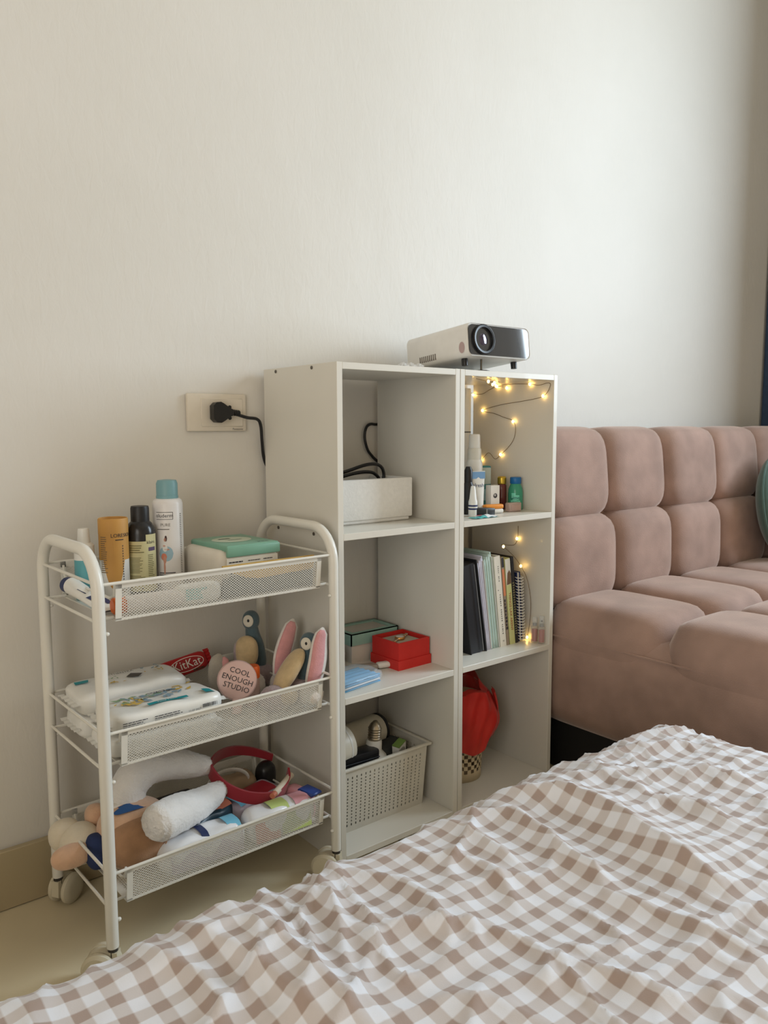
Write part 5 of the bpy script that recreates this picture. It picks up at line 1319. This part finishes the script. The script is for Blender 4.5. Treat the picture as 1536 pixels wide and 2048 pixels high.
    # packets along the front
    def pouch(name, label, loc, rot, w, d, h, m, prints, seed):
        t = thing(name, label, 'packet', loc, rot=rot); rr = random.Random(seed); p = [rr.random()*6 for _ in range(4)]
        mk('packet_body', G().sup((0, 0, h), (w, d, h), (6, 4.5, 3), 14, fn=lambda q: q+Vector((0, 0, .0022*math.sin(q.x*90+p[0])*math.cos(q.y*110+p[1]))) + Vector((0, .0016*math.sin(q.x*110+p[2]), 0))), m, t, 180)
        for (c, x0, x1, z0, z1, yy) in prints:
            def f(i, j):
                x = x0+(x1-x0)*i; v = j
                y = -d*(1-.18*v) if yy == 'f' else -d*.8+1.5*d*v
                z = (z0+(z1-z0)*v) if yy == 'f' else 2*h+.0028-h*1.1*(abs(y)/d)**4*.6
                return (x, y-(.0026 if yy == 'f' else 0), z)
            mk('print', G().grid(f, 6, 6), c, t)
        return t
    film = solid('glossy_white_film', (238, 238, 240), .18, bump=.3, bscale=60)
    cor = solid('coral_print', (214, 128, 102), .4); lime = solid('lime_print', (190, 206, 128), .4); pk = solid('pink_print', (222, 160, 170), .4); sky = solid('sky_blue_print', (120, 190, 218), .4); lav = solid('lavender_film', (206, 194, 210), .25)
    pouch('snack_pouch', 'glossy white pouch with lavender and blue print at the front of the bottom basket', (-.262, -.226, Z3), (0, 0, .02), .072, .026, .0235, film, [(lav, -.060, .062, .006, .034, 'f'), (sky, .040, .062, 0, 0, 't'), (NAVY, -.006, .006, 0, 0, 't')], 1)
    pouch('snack_pouch', 'white pouch with coral and lime print at the front right of the bottom basket', (-.122, -.228, Z3), (0, 0, -.02), .064, .025, .0245, film, [(cor, -.055, -.010, .004, .036, 'f'), (lime, -.006, .050, .006, .038, 'f'), (lime, -.020, .012, 0, 0, 't'), (pk, .024, .05, 0, 0, 't')], 2)
    t = thing('pink_packet', 'pink packet with a blue corner at the right end of the bottom basket', 'packet', (-.064, -.205, Z3), rot=(0, 0, .1))
    mk('packet_body', G().sup((0, 0, .024), (.014, .034, .024), (5, 5, 3), 9), pk, t, 180); mk('blue_corner', G().rbox(-.010, .018, -.030, .004, .0445, .0500, .002, 1, T(0, 0, 0, .1, .06, .2)), solid('royal_blue', (38, 66, 138), .4), t)
    t = thing('rolled_wrapper', 'rolled cream paper stick leaning beside the blue corner', 'paper roll', (-.088, -.190, Z3+.050), rot=(0, .0, .55))
    mk('roll', G().tube([(-.030, 0, .004), (.032, 0, .010)], .0058, 12), solid('cream_paper', (224, 210, 188), .6), t); mk('roll_end', G().tube([(-.040, 0, .0035), (-.030, 0, .004)], .0050, 10), cor, t)
    pouch('dark_packet', 'navy and teal packet in the middle of the bottom basket', (-.225, -.150, Z3), (0, 0, .3), .060, .030, .019, solid('navy_teal_film', (44, 74, 92), .3), [(cor, .0, .05, 0, 0, 't')], 3)
    pouch('print_packet', 'lilac and red striped packet inside the headband', (-.118, -.140, Z3), (0, 0, .25), .055, .030, .018, lav, [(solid('red_stripe', (186, 44, 62), .4), -.01, .035, 0, 0, 't'), (sky, -.052, -.02, 0, 0, 't')], 4)
    pouch('leaflet_packet', 'grey printed packet at the rear of the bottom basket', (-.255, -.085, Z3), (0, 0, .0), .060, .028, .020, solid('grey_film', (128, 124, 128), .4), [(INK, -.045, .045, 0, 0, 't')], 5)
    pouch('tan_pouch', 'tan cloth pouch at the rear right of the bottom basket', (-.120, -.080, Z3), (0, 0, .1), .036, .022, .022, solid('tan_cloth', (190, 166, 138), .9), [], 6)
    t = thing('hair_brush', 'round black hair brush at the rear right of the bottom basket', 'hair brush', (-.066, -.092, Z3), rot=(0, 0, .3))
    mk('brush_head', G().sup((0, 0, .030), (.019, .017, .030), (2.4, 2.4, 3), 9), BLK, t, 180); mk('handle', G().tube([(0, .0, .004), (.0, -.05, .006)], .005, 10), BLK, t)
    t = thing('white_headband', 'thin white headband inside the red headband', 'headband', (-.150, -.106, Z3+.042), rot=(.3, -.12, .2))
    mk('band', G().tube([(.040*math.cos(a_), .030*math.sin(a_), .006) for a_ in [-.4+4.0*k/24 for k in range(25)]], .0045, 10, flat=.4), WHT, t)
bottom_basket()
